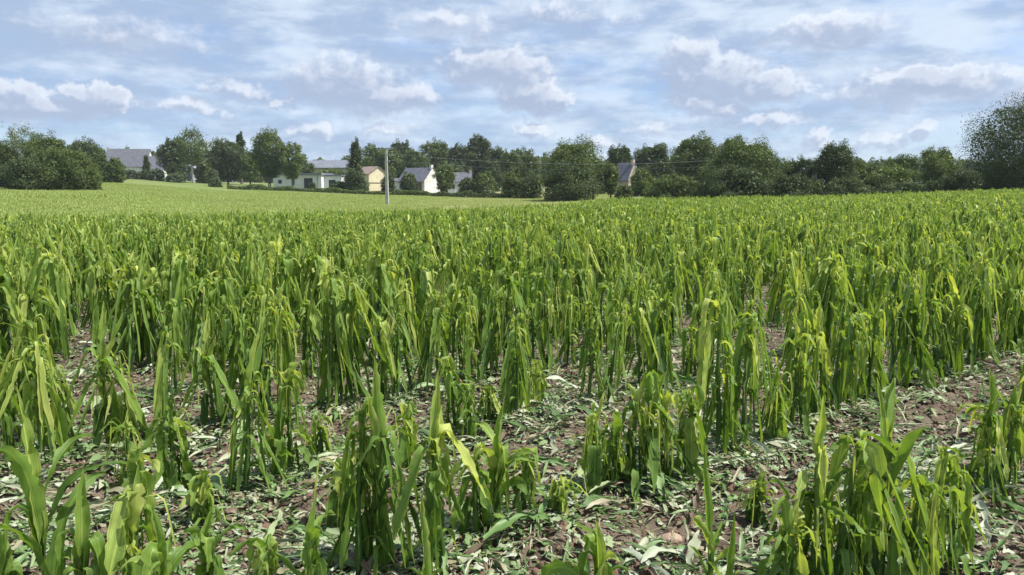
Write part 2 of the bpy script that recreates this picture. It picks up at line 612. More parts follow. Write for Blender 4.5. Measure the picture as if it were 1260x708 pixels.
def ribbon(buf, rng, start, phi, prof, w, n, fold=.28, tint=.4, u0=0., u1=1., twist=0., ragged=.2, tip='point', jit=.10, floor=.012, wav=.10, cols=4, dtint=0.):
    """prof: function s(0..1) -> elevation angle; start point; azimuth phi; length prof.L"""
    L = prof[0]
    elev = prof[1]
    ss = np.linspace(0, 1, n)
    P = np.zeros((n, 3))
    P[0] = start
    az = phi + np.cumsum(rng.normal(0, jit, n)) * .5
    step = L / (n - 1)
    tang = np.zeros((n, 3))
    for i in range(n):
        e = elev(ss[i]) + rng.normal(0, jit * .5)
        t = np.array([math.cos(az[i]) * math.cos(e), math.sin(az[i]) * math.cos(e), math.sin(e)])
        tang[i] = t
        if i:
            q = P[i - 1] + (tang[i - 1] + t) * .5 * step
            if q[2] < floor:
                q[2] = floor + rng.uniform(0, .012)
                az[i:] = az[i:]
                h = np.array([math.cos(az[i]), math.sin(az[i]), 0])
                q[:2] = P[i - 1][:2] + h[:2] * step * .9
            P[i] = q
    tw = twist * ss + np.cumsum(rng.normal(0, .12, n))
    side0 = np.stack([-np.sin(az), np.cos(az), np.zeros(n)], -1)
    nrm0 = np.cross(tang, side0)
    nl = np.linalg.norm(nrm0, axis=1, keepdims=True)
    nrm0 = nrm0 / np.maximum(nl, 1e-6)
    side = side0 * np.cos(tw)[:, None] + nrm0 * np.sin(tw)[:, None]
    nrm = -side0 * np.sin(tw)[:, None] + nrm0 * np.cos(tw)[:, None]
    wid = w * (np.minimum(1, .45 + ss * 4))
    if tip == 'point':
        wid = wid * np.clip((1 - ss) * 2.6, .03, 1) ** .8
    elif tip == 'torn':
        wid = wid * np.clip((1 - ss) * 8, .15, 1)
    us = np.linspace(-1, 1, cols + 1)
    rag = np.ones((n, cols + 1))
    rag[:, 0] = 1 - ragged * rng.random(n)
    rag[:, -1] = 1 - ragged * rng.random(n)
    for e_ in (0, -1):
        nt = rng.random(n) < ragged * .35
        rag[nt, e_] *= rng.uniform(.15, .7, nt.sum())
    G = np.zeros((n, cols + 1, 3))
    ph = rng.uniform(0, 6)
    for j, u in enumerate(us):
        off = u * wid * rag[:, j]
        edge = wav * w * (abs(u) ** 2) * np.sin(ss * rng.uniform(10, 22) + ph + (2 if u > 0 else 0))
        lift = abs(u) * fold * wid + edge
        G[:, j] = P + side * off[:, None] + nrm * lift[:, None]
    G[:, :, 2] = np.maximum(G[:, :, 2], .004)
    T = np.zeros((n, cols + 1, 4))
    T[..., 0] = tint + dtint * ss[:, None] + .10 * np.abs(us)[None]
    T[..., 1] = (u0 + (us + 1) / 2 * (u1 - u0))[None]
    T[..., 2] = rng.random()
    T[..., 3] = 1
    buf.grid(G, T)
    return P


def hang_prof(L, up, sb, down, soft=.06):
    def f(s):
        k = min(1, max(0, (s - sb) / soft + .5))
        k = k * k * (3 - 2 * k)
        return up * (1 - k) + down * k
    return (L, f)


def arch_prof(L, up, down, p=1.6):
    return (L, lambda s: up + (down - up) * s ** p)


def tube(buf, pts, rad, tint, sides=7, rng=None):
    pts = np.asarray(pts, float)
    n = len(pts)
    tg = np.gradient(pts, axis=0)
    tg /= np.linalg.norm(tg, axis=1, keepdims=True) + 1e-9
    ref = np.array([1, .13, .07]) if abs(tg[:, 0]).mean() < .8 else np.array([0, 1, .1])
    a = np.cross(tg, ref)
    a /= np.linalg.norm(a, axis=1, keepdims=True)
    b = np.cross(tg, a)
    th = np.linspace(0, 2 * PI, sides + 1)
    rad = np.asarray(rad, float)
    G = pts[:, None] + (a[:, None] * np.cos(th)[None, :, None] + b[:, None] * np.sin(th)[None, :, None]) * rad[:, None, None]
    T = np.zeros(G.shape[:2] + (4,))
    T[..., 0] = np.asarray(tint)[:, None] if np.ndim(tint) else tint
    T[..., 1] = (np.linspace(0, 1, sides + 1) * .4 + .05)[None]
    T[..., 2] = .3
    T[..., 3] = 1
    buf.grid(G, T)


def maize_parts(seed, H=1.0, style='bundle', lod=1.0):
    """list of (part name, Buf)"""
    rng = np.random.default_rng(seed)
    parts = []
    n = max(5, int(20 * lod))
    cols = 4 if lod > .6 else 2
    # stalk
    b = Buf()
    hs = H * {'bundle': .84, 'spear': .66, 'leafy': .45, 'short': .72, 'pale': .75, 'blade': .35}[style]
    ns = max(4, int(12 * lod))
    lean = rng.normal(0, .05, 2) * (1 if style != 'blade' else .3)
    zz = np.linspace(-.03, hs, ns)
    pts = np.stack([lean[0] * (zz / H) ** 1.5 * H + .006 * np.sin(zz * 11 + seed), lean[1] * (zz / H) ** 1.5 * H, zz], -1)
    r0 = rng.uniform(.014, .019) * (.75 if style in ('blade',) else 1)
    rad = r0 * (1 - .55 * zz.clip(0) / max(hs, .1)) * (1 + .14 * (np.arange(ns) % 3 == 0))
    rad[-1] *= .5
    tube(b, pts, rad, .10 + .5 * (zz.clip(0) / H) ** 1.5, 7 if lod > .6 else 4)
    parts.append(('stalk', b))

    def on(z):
        return np.array([np.interp(z, zz, pts[:, 0]), np.interp(z, zz, pts[:, 1]), z])
    phi0 = rng.uniform(0, 2 * PI)

    def hang(z, L, w, phi, tint, up=None, down=None, sb=None, strips=None, w_scale=1):
        bb = Buf()
        up = rng.uniform(R(62), R(84)) if up is None else up
        down = -rng.choice([rng.uniform(R(79), R(89.5)), rng.uniform(R(60), R(85))]) if down is None else down
        sb = rng.uniform(.08, .38) if sb is None else sb
        strips = strips if strips is not None else int(rng.choice([1, 1, 2, 2, 3]))
        st = on(z) + np.array([math.cos(phi), math.sin(phi), 0]) * .010
        for k in range(strips):
            f0, f1 = k / strips, (k + 1) / strips
            side = np.array([-math.sin(phi), math.cos(phi), 0])
            ww = w / strips * rng.uniform(.75, 1.1)
            st2 = st + side * ((f0 + f1) / 2 - .5) * 2 * w * .7
            ribbon(bb, rng, st2, phi + (k - (strips - 1) / 2) * .35 + rng.normal(0, .15), hang_prof(L * rng.uniform(.6, 1.05), up + rng.normal(0, .06), max(.04, sb + rng.normal(0, .04)), down, rng.uniform(.04, .14)),
                   ww, n, fold=rng.uniform(.05, .7), tint=tint + rng.normal(0, .06), u0=f0, u1=f1, twist=rng.normal(0, 1.1), ragged=.45 if strips > 1 else .25,
                   tip=rng.choice(['point', 'torn']), jit=.10, cols=cols if strips == 1 else 2, dtint=rng.uniform(-.15, .15))
        parts.append(('leaf', bb))

    if style in ('bundle', 'pale', 'short', 'spear'):
        nl = {'bundle': rng.integers(9, 13), 'spear': rng.integers(8, 12), 'pale': rng.integers(7, 10), 'short': rng.integers(7, 10)}[style]
        for i in range(nl):
            f = (i + .5) / nl
            z = hs * (.30 + .70 * f)
            phi = phi0 + (i % 2) * PI + rng.normal(0, .55)
            L = min(rng.uniform(.45, .8) * H, z * 1.35 + .1)
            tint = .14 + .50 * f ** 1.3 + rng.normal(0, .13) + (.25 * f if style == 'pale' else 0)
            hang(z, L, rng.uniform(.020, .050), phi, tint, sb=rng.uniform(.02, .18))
        # upright broken whorl
        # crumpled torn scraps crowding the top
        bb = Buf()
        for i in range(rng.integers(9, 16)):
            z = hs * (1 - .6 * rng.random() ** 1.8)
            ribbon(bb, rng, on(z) + rng.normal(0, .012, 3), rng.uniform(0, 6.28), hang_prof(rng.uniform(.06, .22), rng.uniform(.2, 1.4), rng.uniform(.15, .5), -rng.uniform(.4, 1.5), .2), rng.uniform(.006, .022), max(5, n // 2),
                   fold=rng.uniform(.2, 1.0), tint=rng.uniform(.3, .85), twist=rng.normal(0, 1.6), ragged=.6, tip='torn', jit=.3, cols=2, wav=.4)
        parts.append(('leaf', bb))
        for i in range(2 if style == 'spear' else 0):
            bb = Buf()
            z = hs * rng.uniform(.72, .92)
            e = R(rng.uniform(80, 88))
            ribbon(bb, rng, on(z), rng.uniform(0, 6.28), arch_prof((H - z) * (1.0 - .35 * i), e, e - rng.uniform(0, .3), 2.), rng.uniform(.020, .030), n, fold=rng.uniform(.5, .9), tint=.42 + rng.uniform(0, .25), twist=rng.normal(0, .7),
                   ragged=.28, tip='point', cols=cols, jit=.06, dtint=.15)
            parts.append(('leaf', bb))
        for i in range(rng.integers(0, 4)):
            bb = Buf()
            z = hs * rng.uniform(.55, .95)
            e = rng.uniform(R(74), R(89))
            L = (H - z) * rng.uniform(.55, 1.0) + .03
            if rng.random() < .40:
                pr = hang_prof(L * 1.25, e, rng.uniform(.4, .7), -rng.uniform(R(50), R(89)), rng.uniform(.05, .12))
            else:
                pr = arch_prof(L, e, e - rng.uniform(0, .5))
            ribbon(bb, rng, on(z), rng.uniform(0, 6.28), pr, rng.uniform(.016, .036), n, fold=rng.uniform(.4, 1.2), tint=.35 + rng.uniform(0, .4), twist=rng.normal(0, .8),
                   ragged=.5, tip=rng.choice(['point', 'torn', 'torn']), cols=cols, dtint=.15)
            parts.append(('leaf', bb))
        # thin pale fibres
        bb = Buf()
        for i in range(rng.integers(1, 4) + (3 if style == 'pale' else 0)):
            z = hs * rng.uniform(.75, .98)
            ribbon(bb, rng, on(z), rng.uniform(0, 6.28), hang_prof(rng.uniform(.12, .38), rng.uniform(0, 1.3), rng.uniform(.1, .5), -1.4, .2), rng.uniform(.003, .007), max(5, n // 2), tint=.85, twist=1.5, ragged=.3, tip='torn', cols=2)
        parts.append(('leaf', bb))
    elif style == 'leafy':
        nl = rng.integers(6, 8)
        for i in range(nl):
            bb = Buf()
            f = (i + .5) / nl
            z = hs * (.15 + .85 * f)
            phi = phi0 + (i % 2) * PI + rng.normal(0, .4)
            L = H * rng.uniform(.65, .95)
            pr = arch_prof(L * .85, rng.uniform(R(74), R(87)), -rng.uniform(R(10), R(85)), rng.uniform(1.6, 3.2)) if rng.random() < .45 else hang_prof(L, R(82), rng.uniform(.3, .6), -R(80), .12)
            ribbon(bb, rng, on(z), phi, pr, rng.uniform(.024, .036), n + 4, fold=.35, tint=.25 + .3 * f + rng.normal(0, .08), twist=rng.normal(0, 1.2), ragged=.35, tip=rng.choice(['point', 'torn']), cols=cols, jit=.11, wav=.2)
            parts.append(('leaf', bb))
        bb = Buf()
        ribbon(bb, rng, on(hs * .9), phi0 + 1.5, arch_prof(H * .7, R(87), R(80)), .026, n, fold=1.0, tint=.6, twist=.5, ragged=.15, cols=cols, jit=.04)
        parts.append(('leaf', bb))
    elif style == 'blade':
        bb = Buf()
        ribbon(bb, rng, on(0.02), phi0, arch_prof(H * 1.02, R(88.5), R(80), 2.), .017, n + 4, fold=.9, tint=.55, twist=.6, ragged=.25, cols=cols, jit=.03)
        parts.append(('leaf', bb))
        for i in range(4):
            bb = Buf()
            ribbon(bb, rng, on(hs * rng.uniform(.2, .8)), phi0 + i * 1.7, arch_prof(H * rng.uniform(.25, .42), R(80), R(30)), rng.uniform(.012, .02), n, fold=.7, tint=.6, twist=.6, ragged=.4, cols=cols, tip='torn')
            parts.append(('leaf', bb))
    # bases: leaves slumped on the ground round the foot
    if style != 'blade':
        for i in range(2 if lod > .6 else 1):
            bb = Buf()
            ribbon(bb, rng, on(hs * rng.uniform(.08, .25)), rng.uniform(0, 6.28), hang_prof(rng.uniform(.25, .45), R(40), rng.uniform(.1, .3), -R(60), .25), rng.uniform(.014, .026), n, fold=.3, tint=.18 + rng.uniform(0, .3), twist=.8, ragged=.3, cols=cols)
            parts.append(('leaf', bb))
    return parts


def tree_of(parts, name):
    """Empty with one mesh child per part"""
    root = bpy.data.objects.new(name, None)
    COL.objects.link(root)
    root.empty_display_size = .1
    for nm, b in parts:
        V, F, T = b.data()
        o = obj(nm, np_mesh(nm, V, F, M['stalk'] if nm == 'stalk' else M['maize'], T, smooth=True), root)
    return root


def joined_mesh(parts, name):
    V, F, T, mi, n = [], [], [], [], 0
    for nm, b in parts:
        v, f, t = b.data()
        V.append(v)
        F.append(f + n)
        T.append(t)
        n += len(v)
        mi += [0 if nm == 'stalk' else 1] * len(f)
    return np_mesh(name, np.vstack(V), np.vstack(F), [M['stalk'], M['maize']], np.vstack(T), smooth=True, mi=mi)


def copy_tree(root):
    r = root.copy()
    COL.objects.link(r)
    for ch in root.children:
        c = ch.copy()
        COL.objects.link(c)
        c.parent = r
    return r


# hand-placed foreground plants: base px, base py, top py, style, label
HERO = [
    (8, 745, 655, 'leafy', 'low leafy maize plant cut off by the bottom left corner of the field view'),
    (66, 760, 505, 'leafy', 'broad-leaved maize plant with an upright spear and arching leaves, lower left foreground'),
    (112, 775, 600, 'leafy', 'dark leafy maize plant crowded between the spear-topped one and the thick stub'),
    (165, 760, 545, 'bundle', 'thick maize stub with shredded pale yellow crown at the lower left'),
    (205, 775, 640, 'leafy', 'long-bladed maize plant just behind the thick yellow-crowned stub'),
    (262, 745, 640, 'leafy', 'small leafy maize plant beside the bare soil, first of the low lower-left pair'),
    (325, 750, 640, 'short', 'small torn maize plant, right one of the low lower-left pair'),
    (385, 750, 620, 'leafy', 'maize plant throwing one long straight blade up toward the tall foreground column'),
    (440, 712, 470, 'bundle', 'tall column of torn green ribbons standing foremost near the bottom centre'),
    (466, 704, 435, 'spear', 'tallest front maize plant, its torn blades pointing up above the ribbon column'),
    (545, 704, 455, 'spear', 'slender tall maize plant just right of the foremost ribbon column'),
    (525, 740, 610, 'blade', 'short green blade at the foot of the slender tall plant'),
    (588, 662, 525, 'short', 'stubby broken maize stalk with shredded tip beside the arched leaf'),
    (613, 655, 508, 'leafy', 'maize plant with one leaf folded over like a hook, centre foreground'),
    (645, 640, 530, 'short', 'thin yellowish maize stalk just right of the hooked leaf'),
    (733, 775, 650, 'leafy', 'little forked maize sprout at the bottom edge, centre right'),
    (870, 750, 545, 'blade', 'single thin upright maize blade rising from bare soil at the lower right'),
    (890, 780, 640, 'blade', 'short blade at the foot of the single thin upright blade'),
    (735, 612, 475, 'short', 'leftmost stalk of the dense hooked cluster right of centre'),
    (757, 608, 505, 'short', 'second stalk of the hooked cluster right of centre'),
    (780, 604, 470, 'short', 'maize plant in the middle of the hooked cluster, leaf bent over'),
    (803, 600, 440, 'short', 'taller pale-tipped maize plant inside the hooked cluster'),
    (820, 598, 475, 'short', 'crook-topped maize plant at the right of the hooked cluster'),
    (843, 592, 455, 'short', 'rightmost maize plant of the hooked cluster'),
    (882, 570, 345, 'bundle', 'tall dark maize plant with a broad arched top leaf, right of centre'),
    (912, 562, 362, 'bundle', 'tall maize plant immediately right of the arched-leaf one'),
    (953, 552, 452, 'pale', 'pale straw-coloured broken maize plant standing alone on the soil gap'),
    (985, 535, 400, 'bundle', 'maize plant just behind and right of the pale lone one'),
    (975, 775, 600, 'short', 'low torn maize plant at the front left of the big lower-right clump'),
    (1000, 765, 478, 'spear', 'bright upright maize plant leading the big lower-right clump'),
    (1025, 752, 500, 'bundle', 'maize plant with a bold hanging blade in the lower-right clump'),
    (1052, 748, 560, 'short', 'short torn maize plant in the middle of the lower-right clump'),
    (1078, 742, 468, 'spear', 'tall twin-tipped maize plant in the lower-right clump'),
    (1108, 738, 540, 'pale', 'yellow-green maize plant near the right of the lower-right clump'),
    (1142, 728, 520, 'bundle', 'maize plant with blade leaning out at the right of the lower-right clump'),
    (1168, 705, 545, 'short', 'outermost low maize plant ending the lower-right clump'),
    (1212, 625, 455, 'spear', 'upright maize plant at the right edge, left one of three'),
    (1238, 612, 462, 'pale', 'yellow-leaved maize plant at the right edge, middle of three'),
    (1262, 600, 440, 'bundle', 'maize plant cut by the right edge of the view'),
    (165, 582, 500, 'pale', 'bent pale maize plant with a broken nodding tip on the left soil gap'),
    (218, 606, 478, 'short', 'slim maize stub standing alone left of the hanging yellow leaf'),
    (303, 606, 400, 'spear', 'maize plant with upright broad leaves above a thin dark stem, left of centre'),
    (340, 592, 520, 'leafy', 'low plant with a single broad yellow-green leaf arched to the soil'),
    (358, 585, 440, 'bundle', 'dense maize plant beside the broad yellow-green leaf'),
    (394, 566, 500, 'pale', 'small hooded maize stub behind the dense plant, left of centre'),
    (38, 534, 395, 'bundle', 'dark maize plant nearest the left edge behind the soil gap'),
    (76, 550, 425, 'pale', 'drooping straw-fibred maize plant near the left edge'),
    (8, 545, 420, 'bundle', 'maize plant cut by the left edge behind the soil gap'),
    (500, 575, 492, 'short', 'short ragged maize stub in the space left of the slender tall plant'),
    (425, 640, 560, 'pale', 'low yellowing maize remnant on the soil left of the foremost ribbon column'),
    (690, 640, 585, 'short', 'tiny torn maize stub on bare soil between the hooked leaf and the dense cluster'),
    (930, 640, 575, 'short', 'low torn maize stub on the soil right of the thin upright blade'),
    (255, 645, 575, 'short', 'low shredded maize stub on the bare soil at lower left'),
    (578, 545, 465, 'bundle', 'ribbon-draped maize plant standing behind the stubby broken stalk'),
    (560, 538, 420, 'short', 'sparse maize plant in front of the bare soil, centre'),
    (602, 530, 470, 'short', 'low shredded maize stalk behind the hooked leaf plant'),
    (636, 512, 415, 'bundle', 'thick leaning maize stalk at centre behind the hooked leaf plant'),
    (662, 505, 440, 'pale', 'yellow-tipped maize plant right of the thick leaning stalk'),
]


def place_heroes():
    out = []
    g = 'hail-torn maize plants standing in the field'
    for i, (px, by, ty, st, lab) in enumerate(HERO):
        x, y = gpoint(px, by)
        z = gz(x, y)
        H = (at(px, ty, y)[1] - z)
        H = max(.12, H) * (1.0 if st != 'leafy' else 1.0)
        root = tree_of(maize_parts(1000 + i * 7, H, st), 'maize_plant')
        root.location = (x, y, z)
        root.rotation_euler = (0, 0, 0)
        tag(root, lab, 'maize plant', g)
        out.append((x, y))
    return np.array(out)


HP = place_heroes()

# near variants with separate parts, far variants as one mesh
NV = 18
styles = ['bundle', 'spear', 'short', 'bundle', 'pale', 'bundle']
near_parts = [maize_parts(50 + i, 1.0, styles[i % 6]) for i in range(NV)]
near_join = [joined_mesh(p, 'maize_plant') for p in near_parts]
near_height = [max(float(b.data()[0][:, 2].max()) for _, b in p) for p in near_parts]
protos = [None] * NV


def row_points():
    """all plant positions: (k, x, y, row distance)"""
    rng = np.random.default_rng(5)
    out = []
    L = math.hypot(1, SLOPE)
    for k in range(0, 150):
        b = B0 + DB * k
        sp = .160
        t = np.arange(-150, 150, sp)
        t = t + rng.normal(0, .035, len(t))
        x = t / L
        y = b + SLOPE * x
        off = rng.normal(0, .03, len(t)) + .05 * np.sin(t * .31 + k)
        x = x - off * SLOPE / L
        y = y + off / L
        keep = (y > 2.4) & (np.hypot(x, y) < field_edge(x, y) - .3)
        u = 630 + FPX * x / np.maximum(y, .1)
        keep &= (u > np.where(np.hypot(x, y) < 28, -620, -130)) & (u < np.where(np.hypot(x, y) < 28, 1880, 1390))
        # gaps where plants were flattened
        gn = vnoise(x * .9 + 40, y * .9, 11)
        near = np.hypot(x, y)
        keep &= ~((gn < .24) & (near < 13) & (rng.random(len(t)) < .75))
        keep &= rng.random(len(t)) > .06
        for xx, yy in zip(x[keep], y[keep]):
            out.append((k, xx, yy))
    return out


PTS = row_points()
PTS = [(k, x, y) for k, x, y in PTS if not (-60 < 630 + FPX * x / (y * .992 + .2) < 1320 and y < 4.25)]
# keep the space of the hand placed ones free
keep = []
for k, x, y in PTS:
    if y < 7.5 and np.min(np.hypot(HP[:, 0] - x, HP[:, 1] - y)) < .20:
        continue
    keep.append((k, x, y))
PTS = keep
# soil gaps of the foreground, seen round these pixels (px, py, half width, half height)
GAPS = [(700, 560, 85, 40), (150, 500, 80, 20), (470, 575, 45, 28), (960, 590, 60, 30), (1150, 545, 50, 28), (1220, 500, 50, 15), (790, 418, 60, 6)]


def base_px(x, y):
    d = y * math.cos(PITCH) + CAM_H * math.sin(PITCH)
    return 630 + FPX * x / d, 354 - FPX * (y * math.sin(PITCH) - CAM_H * math.cos(PITCH)) / d


def in_gap(x, y):
    u, v = base_px(x, y)
    v2 = v
    for (a, b, c, d) in GAPS:
        if ((u - a) / c) ** 2 + ((v2 - b) / d) ** 2 < 1:
            return True
    return False


PTS = [p for p in PTS if not (p[2] < 9 and in_gap(p[1], p[2]))]
PTS.sort(key=lambda p: math.hypot(p[1], p[2]))
inview = [p for p in PTS if -20 < base_px(p[1], p[2])[0] < 1280]
N_IND = 300 - len(HERO)
IND = inview[:N_IND]
ids = set(id(p) for p in IND)
REST = [p for p in PTS if id(p) not in ids]

ORD = ['first', 'second', 'third', 'fourth', 'fifth', 'sixth', 'seventh', 'eighth', 'ninth', 'tenth', 'eleventh', 'twelfth']


def plant_scale(x, y, rng):
    h = rng.normal(1.0, .13)
    d = math.hypot(x, y)
    h *= np.interp(d, [3, 5, 7, 12, 30], [.78, .86, 1.0, 1.02, 1.0])
    u = 630 + FPX * x / y
    h *= np.interp(u, [0, 400, 700, 1260], [1.10, 1.04, .95, .93]) if d < 14 else 1.0
    return float(np.clip(h, .5, 1.25))


def place_individuals():
    rng = np.random.default_rng(77)
    rows = {}
    for p in IND:
        rows.setdefault(p[0], []).append(p)
    kmin = min(rows)
    names = {'bundle': 'ribbon-draped', 'spear': 'spear-topped', 'short': 'stunted torn', 'pale': 'pale-tipped'}
    n_parts = 0
    order = sorted(IND, key=lambda p: math.hypot(p[1], p[2]))
    near = set(id(p) for p in order[:90])
    for ri, k in enumerate(sorted(rows)):
        rp = sorted(rows[k], key=lambda p: p[1])
        for j, p in enumerate(rp):
            v = int(rng.integers(NV))
            x, y = p[1], p[2]
            s = plant_scale(x, y, rng)
            z = gz(x, y)
            if id(p) in near:
                if protos[v] is None:
                    protos[v] = tree_of(near_parts[v], 'maize_plant')
                    o = protos[v]
                else:
                    o = copy_tree(protos[v])
            else:
                o = obj('maize_plant', near_join[v])
            o.location = (x, y, z - .01)
            o.rotation_euler = (rng.normal(0, .05), rng.normal(0, .05), rng.uniform(0, 2 * PI))
            o.scale = (s * rng.uniform(.9, 1.1), s * rng.uniform(.9, 1.1), s)
            st = names[styles[v % 6]]
            ro = ORD[ri] if ri < 12 else 'farthest separate'
            nm = len(rp)
            if j < 12 and j < nm / 2:
                lab = f'{st} maize plant, {ORD[j]} from the left end of the {ro} oblique crop row'
                grp = 'maize plants of the oblique crop rows'
            elif nm - 1 - j < 12:
                lab = f'{st} maize plant, {ORD[nm - 1 - j]} from the right end of the {ro} oblique crop row'
                grp = 'maize plants of the oblique crop rows'
            else:
                lab = f'{st} maize plant deep inside the {ro} oblique crop row'
                grp = f'{st} maize plants inside the {ro} crop row'
            tag(o, lab, 'maize plant', grp)


place_individuals()


# ------------------------------------------------------------------ instanced masses
def scatter(name, P, Rr, S, I, meshes, label=None, cat=None, kind='stuff'):
    coll = bpy.data.collections.new(name + '_shapes')
    for i, me in enumerate(meshes):
        coll.objects.link(bpy.data.objects.new('%s_shape_%02d' % (name, i), me))
    me = bpy.data.meshes.new(name)
    n = len(P)
    me.vertices.add(n)
    me.vertices.foreach_set('co', np.asarray(P, np.float32).ravel())
    for an, ty, key, arr in (('rot', 'FLOAT_VECTOR', 'vector', Rr), ('scl', 'FLOAT_VECTOR', 'vector', S), ('idx', 'INT', 'value', I)):
        a = me.attributes.new(an, ty, 'POINT')
        a.data.foreach_set(key, np.asarray(arr, np.int32 if ty == 'INT' else np.float32).ravel())
    for m in meshes[0].materials:
        me.materials.append(m)
    o = obj(name, me)
    ng = bpy.data.node_groups.new(name + '_spread', 'GeometryNodeTree')
    ng.interface.new_socket('Geometry', in_out='INPUT', socket_type='NodeSocketGeometry')
    ng.interface.new_socket('Geometry', in_out='OUTPUT', socket_type='NodeSocketGeometry')
    N, L = ng.nodes, ng.links
    gi, go = N.new('NodeGroupInput'), N.new('NodeGroupOutput')
    ip = N.new('GeometryNodeInstanceOnPoints')
    ci = N.new('GeometryNodeCollectionInfo')
    ci.inputs['Collection'].default_value = coll
    ci.inputs['Separate Children'].default_value = True
    ci.inputs['Reset Children'].default_value = True
    ip.inputs['Pick Instance'].default_value = True

    def na(nm, ty):
        x = N.new('GeometryNodeInputNamedAttribute')
        x.data_type = ty
        x.inputs['Name'].default_value = nm
        return x.outputs['Attribute']
    L.new(gi.outputs[0], ip.inputs['Points'])
    L.new(ci.outputs[0], ip.inputs['Instance'])
    L.new(na('idx', 'INT'), ip.inputs['Instance Index'])
    e2r = N.new('FunctionNodeEulerToRotation')
    L.new(na('rot', 'FLOAT_VECTOR'), e2r.inputs[0])
    L.new(e2r.outputs[0], ip.inputs['Rotation'])
    L.new(na('scl', 'FLOAT_VECTOR'), ip.inputs['Scale'])
    L.new(ip.outputs[0], go.inputs[0])
    md = o.modifiers.new('spread', 'NODES')
    md.node_group = ng
    o['kind'] = kind
    if label:
        tag(o, label, cat)
    return o


def maize_mass():
    rng = np.random.default_rng(9)
    far_styles = ['bundle', 'spear', 'short', 'bundle', 'pale', 'bundle', 'short', 'bundle']
    far = [joined_mesh(maize_parts(300 + i, 1.0, far_styles[i % 8], .5), 'maize_plant_simple') for i in range(14)]
    meshes = near_join + far
    P, Rr, S, I = [], [], [], []
    for k, x, y in REST:
        d = math.hypot(x, y)
        s = plant_scale(x, y, rng)
        P.append((x, y, 0))
        Rr.append((rng.normal(0, .06), rng.normal(0, .06), rng.uniform(0, 2 * PI)))
        if d > 25:
            w = 1.15
        else:
            w = 1.0
        S.append((s * w, s * w, s))
        I.append(int(rng.integers(NV)) if d < 18 else NV + int(rng.integers(14)))
    P = np.array(P)
    P[:, 2] = height(P[:, 0], P[:, 1]) - .01
    print('maize mass', len(P))
    scatter('maize_crop', P, Rr, S, I, meshes, 'mass of hail-shredded green maize rows filling the field to the tree line', 'maize crop')


maize_mass()


def litter():
    rng = np.random.default_rng(21)
    meshes = []
    # strips, torn pieces, chips
    for i in range(24):
        b = Buf()
        if i < 6:       # long ribbons
            L, w, n = rng.uniform(.11, .26), rng.uniform(.006, .015), 9
        elif i < 12:    # broad fragments
            L, w, n = rng.uniform(.07, .15), rng.uniform(.018, .030), 6
        elif i < 17:    # small chips
            L, w, n = rng.uniform(.025, .06), rng.uniform(.010, .02), 4
        elif i >= 20:   # whole fallen blades
            L, w, n = rng.uniform(.30, .46), rng.uniform(.016, .028), 12
        else:           # fibres
            L, w, n = rng.uniform(.08, .22), rng.uniform(.002, .004), 7
        c = rng.normal(0, .22)
        ribbon(b, rng, np.array([-L / 2, 0, .012]), 0., (L, lambda s, c=c: .35 * math.sin(s * 5 + c * 9)), w, n, fold=rng.uniform(-.2, .4), tint=.5, twist=rng.normal(0, .5), ragged=.55,
               tip=rng.choice(['point', 'torn', 'torn']), jit=.16, floor=.004, cols=2 if 12 <= i < 20 else 4, wav=.25)
        V, F, T = b.data()
        meshes.append(np_mesh('torn_leaf_piece', V, F, M['litter'], T, smooth=True))
    P, Rr, S, I = [], [], [], []
    n = 300000
    # radial sampling favouring near
    r = 2.2 + (rng.random(n) ** 1.6) * 16
    th = rng.uniform(R(-56), R(56), n)
    x, y = r * np.sin(th), r * np.cos(th)
    rowp = (y - SLOPE * x - B0) / DB
    dr = np.abs(rowp - np.round(rowp)) * 2       # 0 on the row, 1 between
    cl = vnoise(x * 2.1, y * 2.1, 31)
    prob = (.40 + .60 * np.clip(1 - dr * 1.5, 0, 1) + .6 * (cl - .45)) * np.clip(r / 4.5, .45, 1)
    ok = rng.random(n) < prob
    x, y, dr = x[ok], y[ok], dr[ok]
    z = height(x, y)
    kinds = rng.choice(5, len(x), p=[.098, .212, .49, .18, .02])
    lo, hi = np.array([0, 6, 12, 17, 20]), np.array([6, 12, 17, 20, 24])
    I = lo[kinds] + (rng.random(len(x)) * (hi - lo)[kinds]).astype(int)
    P = np.stack([x, y, z + rng.uniform(0, .014, len(x)) + .035 * rng.random(len(x)) ** 3 * np.clip(1.2 - dr * 1.5, 0, 1)], -1)
    Rr = np.stack([rng.normal(0, .16, len(x)), rng.normal(0, .16, len(x)), rng.uniform(0, 6.28, len(x))], -1)
    sc = rng.uniform(.40, 1.10, len(x))
    S = np.stack([sc, sc * rng.uniform(.7, 1.3, len(x)), sc], -1)
    print('litter', len(x))
    scatter('leaf_litter', P, Rr, S, I, meshes, 'torn pale and green leaf scraps strewn over the brown soil', 'leaf litter')


litter()


